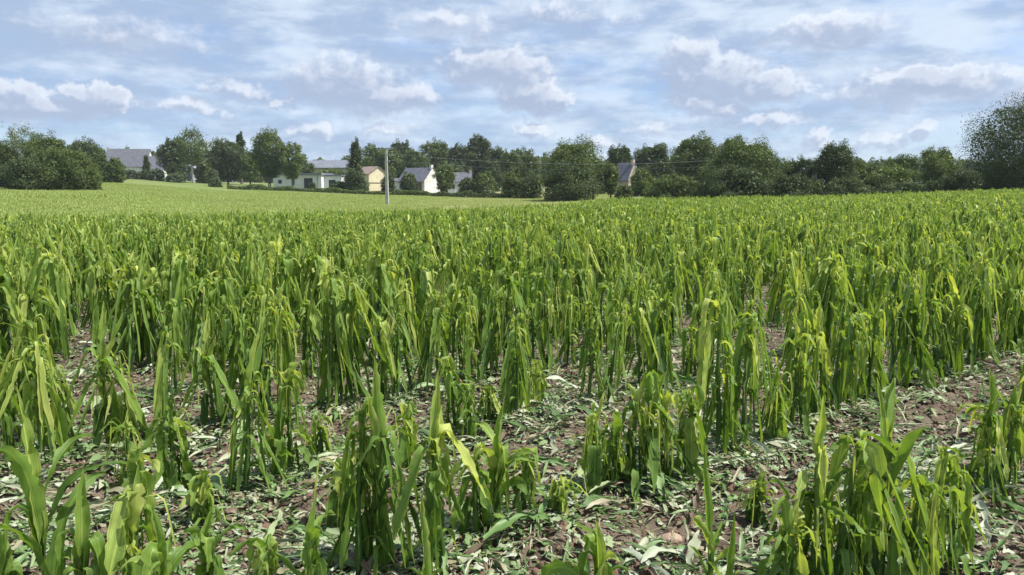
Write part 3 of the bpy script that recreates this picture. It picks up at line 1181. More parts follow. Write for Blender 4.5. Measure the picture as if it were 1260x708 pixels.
def meadow_grass():
    rng = np.random.default_rng(44)
    meshes = []
    for i in range(6):
        b = Buf()
        for k in range(12):
            ribbon(b, rng, np.array([rng.normal(0, .12), rng.normal(0, .12), 0]), rng.uniform(0, 6.28), arch_prof(rng.uniform(.12, .30), R(85), R(20)), .012, 4, fold=.3, tint=rng.uniform(.25, .75), ragged=.1, cols=2)
        V, F, T = b.data()
        meshes.append(np_mesh('grass_tuft', V, F, M['grass'], T))
    n = 60000
    u = rng.uniform(-60, 760, n)
    y = 40 + 105 * rng.random(n) ** .8
    x = y * (u - 630) / FPX
    ok = np.hypot(x, y) > field_edge(x, y) - 2
    x, y = x[ok], y[ok]
    s = np.interp(u[ok], [440, 540], [1, .55]) * rng.uniform(.6, 1.3, len(x)) * (.6 + .8 * vnoise(x * .15, y * .15, 6))
    scatter('meadow_grass', np.stack([x, y, height(x, y)], -1), np.stack([x * 0, x * 0, rng.uniform(0, 6.28, len(x))], -1), np.stack([s * 1.4, s * 1.4, s], -1), rng.integers(0, 6, len(x)), meshes,
            'short uneven meadow grass beyond the maize', 'grass')


meadow_grass()


def rock_mesh(name, seed, mat, sub=2, rough=.28):
    import bmesh
    bm = bmesh.new()
    bmesh.ops.create_icosphere(bm, subdivisions=sub, radius=1)
    rng = random.Random(seed)
    ax = [Vector((rng.gauss(0, 1), rng.gauss(0, 1), rng.gauss(0, 1))).normalized() for _ in range(9)]
    am = [rng.uniform(-rough, rough) for _ in ax]
    for v in bm.verts:
        k = 1
        for a, m_ in zip(ax, am):
            k += m_ * max(0, a.dot(v.co.normalized())) ** 3
        v.co *= k * rng.uniform(.95, 1.05)
        v.co.z *= .65
    me = bpy.data.meshes.new(name)
    bm.to_mesh(me)
    bm.free()
    me.materials.append(mat)
    return me


def clods():
    rng = np.random.default_rng(33)
    meshes = [rock_mesh('soil_clod', i, M['clod'], 2) for i in range(6)]
    n = 16000
    r = 2.2 + (rng.random(n) ** 1.5) * 9
    th = rng.uniform(R(-40), R(40), n)
    x, y = r * np.sin(th), r * np.cos(th)
    z = height(x, y)
    s = .004 + .020 * rng.random(n) ** 3.0
    P = np.stack([x, y, z + s * .2], -1)
    Rr = rng.uniform(0, 6.28, (n, 3)) * np.array([.3, .3, 1])
    S = np.stack([s, s * rng.uniform(.7, 1.2, n), s], -1)
    scatter('soil_clods', P, Rr, S, rng.integers(0, 6, n), meshes, 'crumbs and clods of reddish brown soil between the maize rows', 'soil clods')
    for (px, py, sz, lab, sd) in ((828, 655, .042, 'rounded reddish field stone on the soil below the hooked maize cluster', 91),
                                  (1003, 430, .05, 'pale stone lying in the gap between maize rows at right', 92), (478, 690, .022, 'small grey-brown pebble beside the foot of the slender tall plant', 93)):
        x, y = gpoint(px, py)
        me = rock_mesh('field_stone', sd, M['pebble'], 3, .2)
        o = obj('field_stone', me, None, (x, y, gz(x, y) + sz * .25), (0, 0, sd))
        o.scale = (sz * 1.2, sz, sz)
        tag(o, lab, 'stone', 'loose stones on the soil')


clods()


# ------------------------------------------------------------------ trees
def crown_mesh(seed, rx, ry, h, kind, leaf=.30, n=7000, mat='oak', lobes=26, sparse=0.0):
    """crown standing on z=0 with height h; kind: round, bush, oval, column, cone, spread"""
    rng = np.random.default_rng(seed)

    def env(f):
        f = np.clip(f, 0, 1)
        if kind == 'round':
            return np.sqrt(np.clip(1 - (2 * f - .95) ** 2 * .95, 0, 1))
        if kind == 'bush':
            return np.sqrt(np.clip(1 - f ** 2.4, 0, 1)) * (.86 + .14 * f)
        if kind == 'oval':
            return np.sin(PI * np.clip(f * .93 + .05, 0, 1)) ** .6
        if kind == 'column':
            return (np.sin(PI * np.clip(f * .96 + .03, 0, 1)) ** .7) * (1.05 - .45 * f)
        if kind == 'cone':
            return np.clip(1 - f, 0, 1) ** .85 * .95 + .03
        return np.sqrt(np.clip(1 - f ** 3, 0, 1)) * (.55 + .45 * f)
    # lobes spread over and inside the envelope
    lobes = int(lobes * 1.7)
    lf = .05 + .88 * ((np.arange(lobes) + rng.random(lobes)) / lobes)
    la = rng.uniform(0, 2 * PI, lobes)
    lr = rng.random(lobes) ** .40 * .80
    lobe_s = (.30 if kind in ('round', 'bush', 'oval', 'spread') else .42) * rng.uniform(.62, 1.25, lobes)
    e = env(lf)
    C = np.stack([np.cos(la) * lr * e * rx, np.sin(la) * lr * e * ry, lf * h * .93], -1)
    m = (rx + ry) / 2
    es = np.clip(e, .45, 1)
    LS = np.stack([lobe_s * m * es, lobe_s * m * es, lobe_s * min(m, h * .55) * .85], -1)
    wt = (lobe_s * es) ** 2
    n_in = int(n * .16)
    li = rng.choice(lobes, n, p=wt / wt.sum())
    d = rng.normal(0, 1, (n, 3))
    d[:, 2] = d[:, 2] + .25
    d /= np.linalg.norm(d, axis=1, keepdims=True)
    rad = rng.random(n) ** .30 * (1 + rng.normal(0, .13, n))
    P = C[li] + d * rad[:, None] * LS[li]
    big = np.ones(n)
    # coarse inner sprays that close the crown's heart
    fi = rng.random(n_in) * .86 + .02
    ai = rng.uniform(0, 2 * PI, n_in)
    ri = np.sqrt(rng.random(n_in)) * .72 * env(fi)
    P[:n_in] = np.stack([np.cos(ai) * ri * rx, np.sin(ai) * ri * ry, fi * h * .93], -1)
    big[:n_in] = 2.3 * (1 - .6 * min(1, sparse))
    nz = vnoise(P[:, 0] * .8 + P[:, 1] * .3 + 50, P[:, 2] * .8 + 50, seed)
    kp = (rng.random(n) > sparse * (nz * 1.6)) & (P[:, 2] > -.1)
    P, d, li, big = P[kp], d[kp], li[kp], big[kp]
    P[:, 2] = np.maximum(P[:, 2], .0)
    n = len(P)
    nr = d * .9 + rng.normal(0, .75, (n, 3)) + np.array([0, 0, .35])
    nr /= np.linalg.norm(nr, axis=1, keepdims=True)
    a = np.cross(nr, rng.normal(0, 1, (n, 3)))
    a /= np.linalg.norm(a, axis=1, keepdims=True)
    b = np.cross(nr, a)
    s = leaf * rng.uniform(.45, 1.15, n) * big
    s2 = s * rng.uniform(.45, .8, n)
    bend = nr * (s * .18)[:, None]
    A, B = a * s[:, None] * .5, b * s2[:, None] * .5
    V = np.stack([P - A - B * .5 - bend, P + A * .25 - B, P + A + B * .5 - bend, P - A * .25 + B], 1).reshape(-1, 3)
    F = np.arange(n * 4).reshape(-1, 4)
    tt = np.clip(.5 + (rng.random(lobes)[li] - .5) * .7 + rng.normal(0, .22, n), 0, 1)
    T = np.repeat(np.stack([tt, tt, tt, np.ones(n)], -1), 4, 0)
    return np_mesh('crown', V, F, M[mat], T)


def trunk_mesh(seed, h, r, spread, mat='bark', limbs=7, z_first=.35):
    rng = np.random.default_rng(seed)
    b = Buf()
    n = 8
    zz = np.linspace(-.3, h, n)
    w = np.cumsum(rng.normal(0, .03 * h / n, (n, 2)), 0)
    pts = np.column_stack([w, zz])
    tube(b, pts, np.linspace(r * 1.15, r * .25, n), .3, 7)
    for i in range(limbs):
        f = z_first + (1 - z_first) * (i + .5) / limbs * .92
        st = np.array([np.interp(f * h, zz, pts[:, 0]), np.interp(f * h, zz, pts[:, 1]), f * h])
        az = i * 2.4 + rng.normal(0, .4)
        L = spread * rng.uniform(.6, 1.0) * (1.15 - .6 * f)
        e = rng.uniform(.3, .9)
        t = np.linspace(0, 1, 5)
        up = math.sin(e) * L
        q = np.column_stack([st[0] + math.cos(az) * math.cos(e) * L * t, st[1] + math.sin(az) * math.cos(e) * L * t, st[2] + up * t ** 1.4])
        q[1:] += rng.normal(0, .05 * L, (4, 3))
        tube(b, q, np.linspace(r * .38, r * .06, 5) * (1.1 - .5 * f), .3, 5)
        for k in range(3):
            s2 = q[2 + (k % 2)]
            a2 = az + rng.choice([-1, 1]) * rng.uniform(.5, 1.1)
            L2 = L * .5
            q2 = np.column_stack([s2[0] + math.cos(a2) * L2 * t * .8, s2[1] + math.sin(a2) * L2 * t * .8, s2[2] + L2 * t * rng.uniform(.3, .9)])
            tube(b, q2, np.linspace(r * .13, r * .03, 5), .3, 4)
    V, F, T = b.data()
    return np_mesh('trunk', V, F, M[mat], None, smooth=True)


TREE_N = 0


def tree(px, halfw, top, y, label, kind='round', mat='oak', base=None, trunk_frac=.2, name='tree', cat='tree', group=None, dens=1.0, sparse=.0, leaf=None, pale=False, lobes=26, depth=None):
    """px: centre pixel, halfw: half width in px, top: top pixel row, y: forward distance in metres"""
    global TREE_N
    TREE_N += 1
    seed = 4000 + TREE_N * 13
    x, ztop = at(px, top, y)
    zg = gz(x, y) if base is None else base
    H = ztop - zg
    hw = halfw * 1.07 * y / FPX
    leaf = leaf or max(.15, .00195 * y)
    area = hw * H
    n = int(min(48000, max(1800, 27 * area / (leaf * leaf))) * dens)
    root = obj(name, None, None, (x, y, zg))
    lowbush = kind in ('bush', 'cone') and trunk_frac == 0
    cz = 0 if lowbush else H * trunk_frac
    cr = obj('crown' if not lowbush else 'foliage', crown_mesh(seed, hw, depth or hw * .9, H - cz, kind, leaf, n, mat, lobes, sparse), root, (0, 0, cz))
    obj('trunk' if not lowbush else 'stem', trunk_mesh(seed + 1, (cz + (H - cz) * .8) if not lowbush else H * .6, max(.06, H * .022), hw * 1.0, 'pale_bark' if pale else 'bark', 9 if sparse > .3 else 6, max(.15, trunk_frac)), root)
    tag(root, label, cat, group)
    return root


def all_trees():
    G1 = 'trees and bushes along the left hedge'
    # far left group
    tree(18, 30, 146, 112, 'tall thin-topped tree with bare pale branches at the far left', 'oval', 'oak', trunk_frac=.25, dens=.45, sparse=.75, pale=True, group=G1, lobes=40)
    tree(-8, 42, 166, 106, 'dark tree at the extreme left edge of the hedge', 'bush', 'dark', trunk_frac=.0, group=G1)
    tree(55, 32, 160, 118, 'leafy tree directly behind the large rounded left bush', 'round', 'oak', trunk_frac=.1, group=G1)
    tree(80, 40, 176, 103, 'largest rounded green bush at the far left of the field', 'bush', 'oak', trunk_frac=0, name='bush', cat='bush', group=G1)
    tree(30, 30, 190, 100, 'dark low bush left of the largest rounded bush', 'bush', 'dark', trunk_frac=0, name='bush', cat='bush', group=G1)
    tree(108, 20, 204, 104, 'low bush ending the left hedge beside the open meadow', 'bush', 'oak', trunk_frac=0, name='bush', cat='bush', group=G1)
    tree(102, 22, 167, 180, 'dark round tree behind the left hedge, before the slate farmhouse', 'round', 'dark', trunk_frac=.12, group=G1)
    tree(122, 16, 184, 150, 'mid-green bushy tree at the left of the slate farmhouse', 'bush', 'oak', trunk_frac=0, name='bush', cat='bush', group=G1)
    tree(140, 14, 190, 146, 'lower bush touching the slate farmhouse roof from the left', 'bush', 'oak', trunk_frac=0, name='bush', cat='bush', group=G1)
    G2 = 'garden trees round the slate farmhouse'
    tree(159, 12, 208, 200, 'pale shrub under the slate farmhouse eave', 'bush', 'grey', trunk_frac=0, name='shrub', cat='bush', group=G2)
    tree(179, 9, 188, 200, 'small dark conical conifer in front of the slate farmhouse', 'cone', 'dark', trunk_frac=0, group=G2)
    tree(176, 15, 211, 205, 'low bushy growth before the slate farmhouse wall', 'bush', 'oak', trunk_frac=0, name='bush', cat='bush', group=G2)
    tree(192, 13, 206, 190, 'brownish shrub at the right foot of the slate farmhouse', 'bush', 'grey', trunk_frac=0, name='shrub', cat='bush', group=G2)
    tree(214, 15, 212, 185, 'low mixed shrub left of the pale trunk', 'bush', 'grey', trunk_frac=0, name='shrub', cat='bush', group=G2)
    tree(213, 19, 165, 215, 'broad dark tree right behind the slate farmhouse annexe', 'round', 'dark', trunk_frac=.1, group=G2)
    tree(234, 23, 151, 190, 'tall airy tree on a pale bare trunk', 'oval', 'oak', trunk_frac=.3, dens=.6, sparse=.6, pale=True, group=G2, lobes=36)
    tree(250, 14, 190, 196, 'small dense tree behind the pale-trunked one', 'bush', 'oak', trunk_frac=0, name='bush', cat='bush', group=G2)
    tree(278, 25, 166, 200, 'large dark spreading tree below the pointed conifer', 'round', 'dark', trunk_frac=.08, group=G2)
    tree(294, 9, 154, 214, 'dark pointed conifer tip above the broad trees', 'column', 'dark', trunk_frac=.1, group=G2)
    tree(262, 9, 205, 180, 'silvery upright shrub beside the dark ball bush', 'bush', 'grey', trunk_frac=0, name='shrub', cat='bush', group=G2)
    tree(264, 10, 218, 168, 'dark green ball-shaped bush on the meadow edge', 'bush', 'dark', trunk_frac=0, name='bush', cat='bush', group=G2)
    tree(306, 12, 186, 196, 'yellow-green small tree between the dark tree and the tall meadow tree', 'round', 'light', trunk_frac=.12, group=G2)
    G3 = 'trees round the white low building'
    tree(329, 25, 152, 172, 'tall leafy tree left of the white low building', 'oval', 'oak', trunk_frac=.16, dens=.9, sparse=.25, group=G3, lobes=34)
    tree(358, 17, 170, 170, 'lighter slim tree in front of the white low building', 'oval', 'light', trunk_frac=.2, dens=.8, sparse=.3, group=G3)
    tree(384, 6, 224, 168, 'small clipped bush by the white building door', 'bush', 'dark', trunk_frac=0, name='bush', cat='bush', group=G3)
    tree(437, 12, 163, 160, 'slender tall tree with wide skirts beside the yellow house', 'column', 'dark', trunk_frac=.06, dens=.9, sparse=.15, group=G3)
    tree(436, 19, 205, 158, 'broad dark undergrowth tree at the foot of the slender one', 'bush', 'dark', trunk_frac=0, name='bush', cat='bush', group=G3)
    tree(418, 14, 222, 160, 'low dark bush at the right end of the white building', 'bush', 'dark', trunk_frac=0, name='bush', cat='bush', group=G3)
    tree(404, 30, 205.5, 215, 'green hedge-like bush below the grey barn roof', 'bush', 'oak', trunk_frac=0, name='bush', cat='bush', group=G3)
    tree(378, 14, 196, 222, 'bushy tree at the left end of the grey barn roof', 'bush', 'oak', trunk_frac=0, group=G3)
    tree(477, 11, 212, 150, 'round dark bush directly behind the concrete pole', 'bush', 'dark', trunk_frac=0, name='bush', cat='bush', group=G3)
    tree(503, 15, 210, 160, 'round dark bush in front of the white cottage wall', 'bush', 'dark', trunk_frac=0, name='bush', cat='bush', group=G3)
    tree(547, 14, 197, 165, 'round tree with yellow-green top right of the white gable', 'oval', 'light', trunk_frac=.04, group=G3)
    tree(576, 14, 216, 160, 'smaller rounded bush of the pair right of the cottage', 'bush', 'dark', trunk_frac=0, name='bush', cat='bush', group=G3)
    tree(596, 17, 209, 158, 'larger rounded bush of the pair right of the cottage', 'bush', 'oak', trunk_frac=0, name='bush', cat='bush', group=G3)
    G4 = 'tall wood behind the cottages'
    for (a, w, t, yy, mt, lab) in ((462, 20, 172, 235, 'oak', 'round-topped tree behind the yellow house'), (492, 18, 166, 250, 'dark', 'dark domed tree behind and right of the pole top'),
                                   (478, 20, 178, 215, 'oak', 'tree rising directly behind the pole crossarms'), (512, 18, 178, 215, 'oak', 'mid-green tree over the cottage roof'),
                                   (537, 24, 166, 235, 'oak', 'broad light tree in the wood above the cottage chimney'), (565, 20, 172, 228, 'dark', 'dark wood tree behind the yellow-green topped tree'),
                                   (588, 20, 158, 232, 'dark', 'tallest pointed tree of the wood behind the cottages'), (610, 18, 176, 225, 'dark', 'dark tree closing the wood on its right'),
                                   (628, 18, 180, 205, 'oak', 'tree between the wood and the broad field-edge tree')):
        tree(a, w, t, yy, lab, 'round', mt, trunk_frac=.06, group=G4)
    for (a, w, t, yy, mt, lab) in ((650, 20, 184, 190, 'oak', 'low rounded tree left of the broad field-edge tree'), (604, 16, 192, 190, 'dark', 'dark undergrowth tree above the pair of rounded bushes'),
                                   (555, 22, 196, 205, 'dark', 'dark undergrowth behind the small slate cottage'), (520, 20, 194, 212, 'dark', 'dark undergrowth behind the cottage ridge')):
        tree(a, w, t, yy, lab, 'bush', mt, trunk_frac=0, group=G4)
    G5 = 'trees and bushes of the field-edge hedge'
    tree(632, 20, 208, 132, 'light rounded bush at the left start of the field-edge hedge', 'bush', 'oak', trunk_frac=0, name='bush', cat='bush', group=G5)
    tree(655, 18, 214, 128, 'dark bush beside the broad field-edge tree', 'bush', 'dark', trunk_frac=0, name='bush', cat='bush', group=G5)
    tree(706, 40, 164, 112, 'broad leafy tree at the corner of the maize field', 'round', 'oak', trunk_frac=.05, sparse=.12, group=G5, lobes=40)
    tree(700, 46, 196, 106, 'dark skirt bush under the broad corner tree', 'bush', 'dark', trunk_frac=0, name='bush', cat='bush', group=G5)
    tree(752, 11, 194, 112, 'narrow bright green tree left of the stone house', 'oval', 'light', trunk_frac=.1, group=G5)
    tree(768, 14, 226, 110, 'low bush at the foot of the stone house', 'bush', 'oak', trunk_frac=0, name='bush', cat='bush', group=G5)
    tree(764, 21, 172, 165, 'round dark tree behind the stone house', 'round', 'dark', trunk_frac=.08, group=G5)
    tree(804, 25, 170, 160, 'second round dark tree, right of the stone house', 'round', 'dark', trunk_frac=.08, group=G5)
    tree(856, 32, 158, 140, 'tall domed tree between the stone house and the great bush', 'round', 'oak', trunk_frac=.08, group=G5)
    tree(905, 22, 160, 138, 'tree top peeping above the great rounded field-edge tree', 'round', 'oak', trunk_frac=.1, group=G5)
    tree(736, 15, 190, 150, 'dark tree seen between the broad corner tree and the narrow bright one', 'bush', 'dark', trunk_frac=0, group=G5)
    tree(882, 14, 186, 132, 'dark tree filling the space between the domed tree and the great rounded tree', 'bush', 'dark', trunk_frac=0, group=G5)
    tree(1075, 18, 196, 126, 'dull green tree behind the left side of the light olive bush', 'bush', 'oak', trunk_frac=0, group=G5)
    tree(868, 16, 222, 93, 'low bush closing the gap left of the great rounded tree', 'bush', 'oak', trunk_frac=0, name='bush', cat='bush', group=G5)
    tree(1006, 14, 220, 91, 'low bush between the great rounded tree and the dark spiky one', 'bush', 'oak', trunk_frac=0, name='bush', cat='bush', group=G5)
    tree(1146, 14, 220, 94, 'low bush at the foot of the thin light-green tree', 'bush', 'dark', trunk_frac=0, name='bush', cat='bush', group=G5)
    tree(790, 20, 205, 128, 'green bush in front of the round dark trees', 'bush', 'light', trunk_frac=0, name='bush', cat='bush', group=G5)
    tree(830, 42, 212, 100, 'wide pale-topped bush at the maize edge', 'bush', 'oak', trunk_frac=0, name='bush', cat='bush', group=G5)
    tree(918, 50, 166, 96, 'great rounded tree at the maize edge right of centre', 'round', 'oak', trunk_frac=.04, group=G5, lobes=44)
    tree(912, 50, 200, 92, 'dark lower skirt bush of the great rounded tree', 'bush', 'dark', trunk_frac=0, name='bush', cat='bush', group=G5)
    tree(985, 22, 188, 96, 'loose shrubby tree left of the dark spiky tree', 'round', 'dark', trunk_frac=.05, sparse=.3, group=G5)
    tree(1030, 28, 166, 94, 'dark spiky-topped tree at the maize edge', 'oval', 'dark', trunk_frac=.05, sparse=.22, group=G5, lobes=40)
    tree(1052, 22, 192, 100, 'olive-green tree tucked behind the dark spiky tree', 'bush', 'oak', trunk_frac=0, group=G5)
    tree(975, 34, 212, 90, 'low dark hedge bush between the great tree and spiky tree', 'bush', 'dark', trunk_frac=0, name='bush', cat='bush', group=G5)
    tree(1098, 36, 200, 98, 'light olive bush filling the hedge right of the spiky tree', 'bush', 'light', trunk_frac=0, name='bush', cat='bush', group=G5)
    tree(1040, 40, 216, 90, 'dark low hedge bush under the spiky tree', 'bush', 'dark', trunk_frac=0, name='bush', cat='bush', group=G5)
    tree(1112, 26, 188, 128, 'distant dull-green tree above the light olive bush', 'round', 'oak', trunk_frac=.1, group=G5)
    tree(1157, 25, 175, 100, 'thin light-green tree with a pale stem right of the olive bush', 'oval', 'light', trunk_frac=.12, sparse=.3, group=G5)
    tree(1110, 40, 222, 88, 'dark low bush below the light olive bush', 'bush', 'dark', trunk_frac=0, name='bush', cat='bush', group=G5)
    tree(1185, 30, 206, 92, 'dark low bush left of the tallest right-hand tree', 'bush', 'dark', trunk_frac=0, name='bush', cat='bush', group=G5)
    tree(1268, 76, 108, 84, 'tallest dark tree rising at the right edge of the field', 'oval', 'dark', trunk_frac=.02, sparse=.13, group=G5, lobes=54)
    tree(1240, 38, 200, 88, 'dark bush under the tallest right-hand tree', 'bush', 'dark', trunk_frac=0, name='bush', cat='bush', group=G5)


all_trees()


def far_wood():
    """the unbroken wood on the skyline: one mass"""
    rng = np.random.default_rng(8)
    Vs, Fs, Ts, n = [], [], [], 0
    for i in range(84):
        px = -260 + i * 21 + rng.normal(0, 6)
        y = rng.uniform(285, 330)
        top = np.interp(px, [-260, 60, 120, 180, 230, 330, 400, 440, 600, 800, 1100, 1500], [165, 168, 176, 182, 176, 185, 193, 188, 186, 190, 196, 185]) + rng.normal(0, 3) - (3 if px > 600 else 0)
        x, zt = at(px, top, y)
        zg = gz(x, y)
        me = crown_mesh(9000 + i, rng.uniform(6, 9), 5, zt - zg, 'bush', .95, 2200, 'oak', 14)
        V = np.zeros(len(me.vertices) * 3, np.float32)
        me.vertices.foreach_get('co', V)
        V = V.reshape(-1, 3) + np.array([x, y, zg])
        T = np.zeros(len(V) * 4, np.float32)
        me.attributes['tint'].data.foreach_get('color', T)
        Vs.append(V)
        Fs.append(np.arange(len(V)).reshape(-1, 4) + n)
        Ts.append(T.reshape(-1, 4))
        n += len(V)
        bpy.data.meshes.remove(me)
    o = obj('far_wood', np_mesh('far_wood', np.vstack(Vs), np.vstack(Fs), M['oak'], np.vstack(Ts)))
    tag(o, 'distant unbroken belt of woodland on the skyline', 'woodland', None, 'stuff')


far_wood()


# ------------------------------------------------------------------ buildings
class MB:
    def __init__(s):
        s.v, s.f = [], []

    def box(s, x0, x1, y0, y1, z0, z1):
        n = len(s.v)
        s.v += [(x, y, z) for z in (z0, z1) for (x, y) in ((x0, y0), (x1, y0), (x1, y1), (x0, y1))]
        s.f += [tuple(n + i for i in q) for q in ((3, 2, 1, 0), (4, 5, 6, 7), (0, 1, 5, 4), (1, 2, 6, 5), (2, 3, 7, 6), (3, 0, 4, 7))]
        return s

    def poly(s, pts, faces):
        n = len(s.v)
        s.v += pts
        s.f += [tuple(n + i for i in q) for q in faces]
        return s

    def build(s, name, mat, parent=None):
        me = bpy.data.meshes.new(name)
        me.from_pydata(s.v, [], s.f)
        me.materials.append(M[mat] if isinstance(mat, str) else mat)
        return obj(name, me, parent)


def gabled(root, L, W, hw, hr, wall, roofm, ov=.25, th=.14):
    """house body with gables at x ends; origin at centre front-left ground; x along ridge"""
    a, b = -L / 2, L / 2
    c, d = -W / 2, W / 2
    MB().poly([(a, c, -1.0), (b, c, -1.0), (b, d, -1.0), (a, d, -1.0), (a, c, hw), (b, c, hw), (b, d, hw), (a, d, hw), (a, 0, hw + hr), (b, 0, hw + hr)],
              [(0, 1, 5, 4), (2, 3, 7, 6), (1, 2, 6, 9, 5), (3, 0, 4, 8, 7), (3, 2, 1, 0), (4, 5, 9, 8), (6, 7, 8, 9)]).build('wall', wall, root)
    k = hr / (W / 2)
    o = .35
    x0, x1 = a - ov, b + ov
    zl = hw - k * o + .03
    zr = hw + hr + .03
    rf = MB()
    for sgn in (-1, 1):
        y = sgn * (W / 2 + o)
        p = [(x0, y, zl), (x1, y, zl), (x1, 0, zr), (x0, 0, zr), (x0, y, zl + th), (x1, y, zl + th), (x1, 0, zr + th), (x0, 0, zr + th)]
        f = [(0, 1, 2, 3), (7, 6, 5, 4), (0, 4, 5, 1), (1, 5, 6, 2), (3, 7, 4, 0)]
        rf.poly(p, f if sgn > 0 else [q[::-1] for q in f])
    return rf.build('roof', roofm, root)


def window(root, x, z, w, h, yf, mat='fascia', name='window'):
    """window standing proud of the front wall y = yf"""
    f = MB().box(x - w / 2, x + w / 2, yf - .04, yf + .02, z, z + h).build(name, mat, root)
    MB().box(x - w / 2 + .07, x + w / 2 - .07, yf - .05, yf - .03, z + .07, z + h - .07).build('pane', 'glass', f)
    return f


def site(name, px, y, rz, label, dz=0.0):
    x, _ = at(px, 236, y)
    r = obj(name, None, None, (x, y, gz(x, y) + dz), (0, 0, R(rz)))
    tag(r, label, 'house' if 'building' not in name and 'barn' not in name else name.replace('_', ' '))
    return r


def buildings():
    # slate farmhouse
    r = site('farmhouse', 162, 242, 7, 'long farmhouse under a large blue-grey slate roof among the left trees')
    zr = at(162, 184, 242)[1] - r.location.z
    rf = gabled(r, 12.8, 8.5, zr - 5.4, 5.4, 'lime', 'slate')
    MB().box(-6.55, -5.95, -.5, .5, zr - 1.2, zr + .5).build('chimney', 'stone', rf)
    for xx in (-4, -1.2, 1.6, 4.4):
        window(r, xx, .9, 1.0, 1.4, -4.25)
    MB().box(-.2 + .8, .9 + .8, -4.33, -4.24, 0, 2.1).build('door', 'brownwood', r)
    r2 = site('farmhouse_annexe', 196, 240, 7, 'lower slate-roofed annexe at the right end of the long farmhouse')
    z2 = at(196, 193, 240)[1] - r2.location.z
    gabled(r2, 5.0, 7.0, z2 - 4.2, 4.2, 'lime', 'slate')
    window(r2, 0, .9, 1.0, 1.2, -3.5)
    # white low building
    r = site('building', 378, 186, -8, 'low white flat-roofed modern building with grey fascia beyond the meadow')
    zt = at(378, 213.5, 186)[1] - r.location.z
    MB().box(-7.2, 5.2, -3.5, 4, -1, zt - .55).build('wall', 'render', r)
    MB().box(-7.45, 5.45, -3.8, 4.25, zt - .55, zt - .12).build('fascia', 'fascia', r)
    MB().box(-7.3, 5.3, -3.6, 4.1, zt - .11, zt).build('roof', 'sheet', r)
    MB().box(5.2, 9.6, -1.6, 4, -1, zt - .75).build('side_wing', 'render', r)
    MB().box(5.5, 9.8, -1.85, 4.2, zt - .74, zt - .35).build('fascia', 'fascia', r)
    window(r, -2.0, .9, .75, 1.9, -3.5, 'darkgap')
    window(r, -5.4, 1.2, .9, .9, -3.5, 'darkgap')
    d = MB().box(.8, 3.0, -3.58, -3.48, 0, 2.5).build('door', 'darkgap', r)
    MB().box(1.0, 1.8, -3.60, -3.575, .3, 2.3).build('pane', 'glass', d)
    window(r, 7.2, .2, 1.7, 1.9, -1.6, 'darkgap')
    MB().box(4.2, 4.3, -3.62, -3.51, 0, zt - .6).build('downpipe', 'fascia', r)
    # barn
    r = site('barn', 407, 236, -4, 'long barn with a pale grey metal roof behind the white building')
    zr = at(407, 198, 236)[1] - r.location.z
    gabled(r, 13.5, 9, zr - 2.3, 2.3, 'stone', 'sheet')
    MB().box(-2, 2, -4.6, -4.49, 0, 3.2).build('door', 'brownwood', r)
    # yellow house
    r = site('yellow_house', 455, 182, -40, 'pale yellow house with a low brown roof left of the pole')
    zr = at(457, 206, 182)[1] - r.location.z
    gabled(r, 6.4, 5.6, zr - 1.7, 1.7, 'yellow', 'tile')
    window(r, 1.2, zr - 3.2, .8, .9, -2.8, 'darkgap')
    window(r, -1.4, zr - 3.2, .8, .9, -2.8, 'darkgap')
    MB().box(3.2, 3.26, -2.8, 2.8, zr - 3.9, zr - 3.7).build('trim', 'brownwood', r)
    # cottage with white gable
    r = site('white_cottage', 516, 176, -34, 'cottage with slate roof and whitewashed gable right of the pole')
    zr = at(516, 207.5, 176)[1] - r.location.z
    rf = gabled(r, 8.2, 5.8, zr - 2.9, 2.9, 'lime', 'slate', ov=.06)
    MB().box(3.55, 4.05, -.35, .35, zr - .8, zr + .75).build('chimney', 'lime', rf)
    MB().box(1.5, 3.3, -2.99, -2.89, -.2, 2.3).build('door', 'brownwood', r)
    window(r, -1.4, .9, .9, 1.1, -2.9)
    window(r, -3.2, .9, .8, 1.1, -2.9)
    r = site('lean_to_shed', 490, 178, -20, 'small pale lean-to shed at the left end of the white cottage')
    MB().box(-2.2, 1.6, -1.5, 1.5, -1, 2.6).build('wall', 'lime', r)
    MB().poly([(-2.4, -1.8, 2.55), (1.8, -1.8, 2.55), (1.8, 1.8, 3.2), (-2.4, 1.8, 3.2), (-2.4, -1.8, 2.7), (1.8, -1.8, 2.7), (1.8, 1.8, 3.35), (-2.4, 1.8, 3.35)],
              [(3, 2, 1, 0), (4, 5, 6, 7), (0, 1, 5, 4), (1, 2, 6, 5), (2, 3, 7, 6), (3, 0, 4, 7)]).build('roof', 'slate', r)
    # small slate cottage
    r = site('small_cottage', 568, 184, -4, 'small slate-roofed cottage half hidden behind rounded bushes')
    zr = at(573, 213, 182)[1] - r.location.z
    rf = gabled(r, 4.8, 4.6, zr - 2.0, 2.0, 'lime', 'slate')
    MB().box(1.9, 2.4, -.35, .35, zr - .6, zr + .8).build('chimney', 'stone', rf)
    window(r, -1.7, .8, .8, 1.1, -2.5)
    # stone house among the trees
    r = site('stone_house', 770, 138, -48, 'grey stone gable of a house between the field-edge trees')
    zr = at(770, 201.5, 138)[1] - r.location.z
    rf = gabled(r, 3.6, 3.0, zr - 2.7, 2.7, 'stone', 'slate', ov=.05)
    MB().box(1.25, 1.75, -.3, .3, zr - .7, zr + .65).build('chimney', 'stone', rf)
    window(r, 0, 2.4, .7, .9, -1.5)
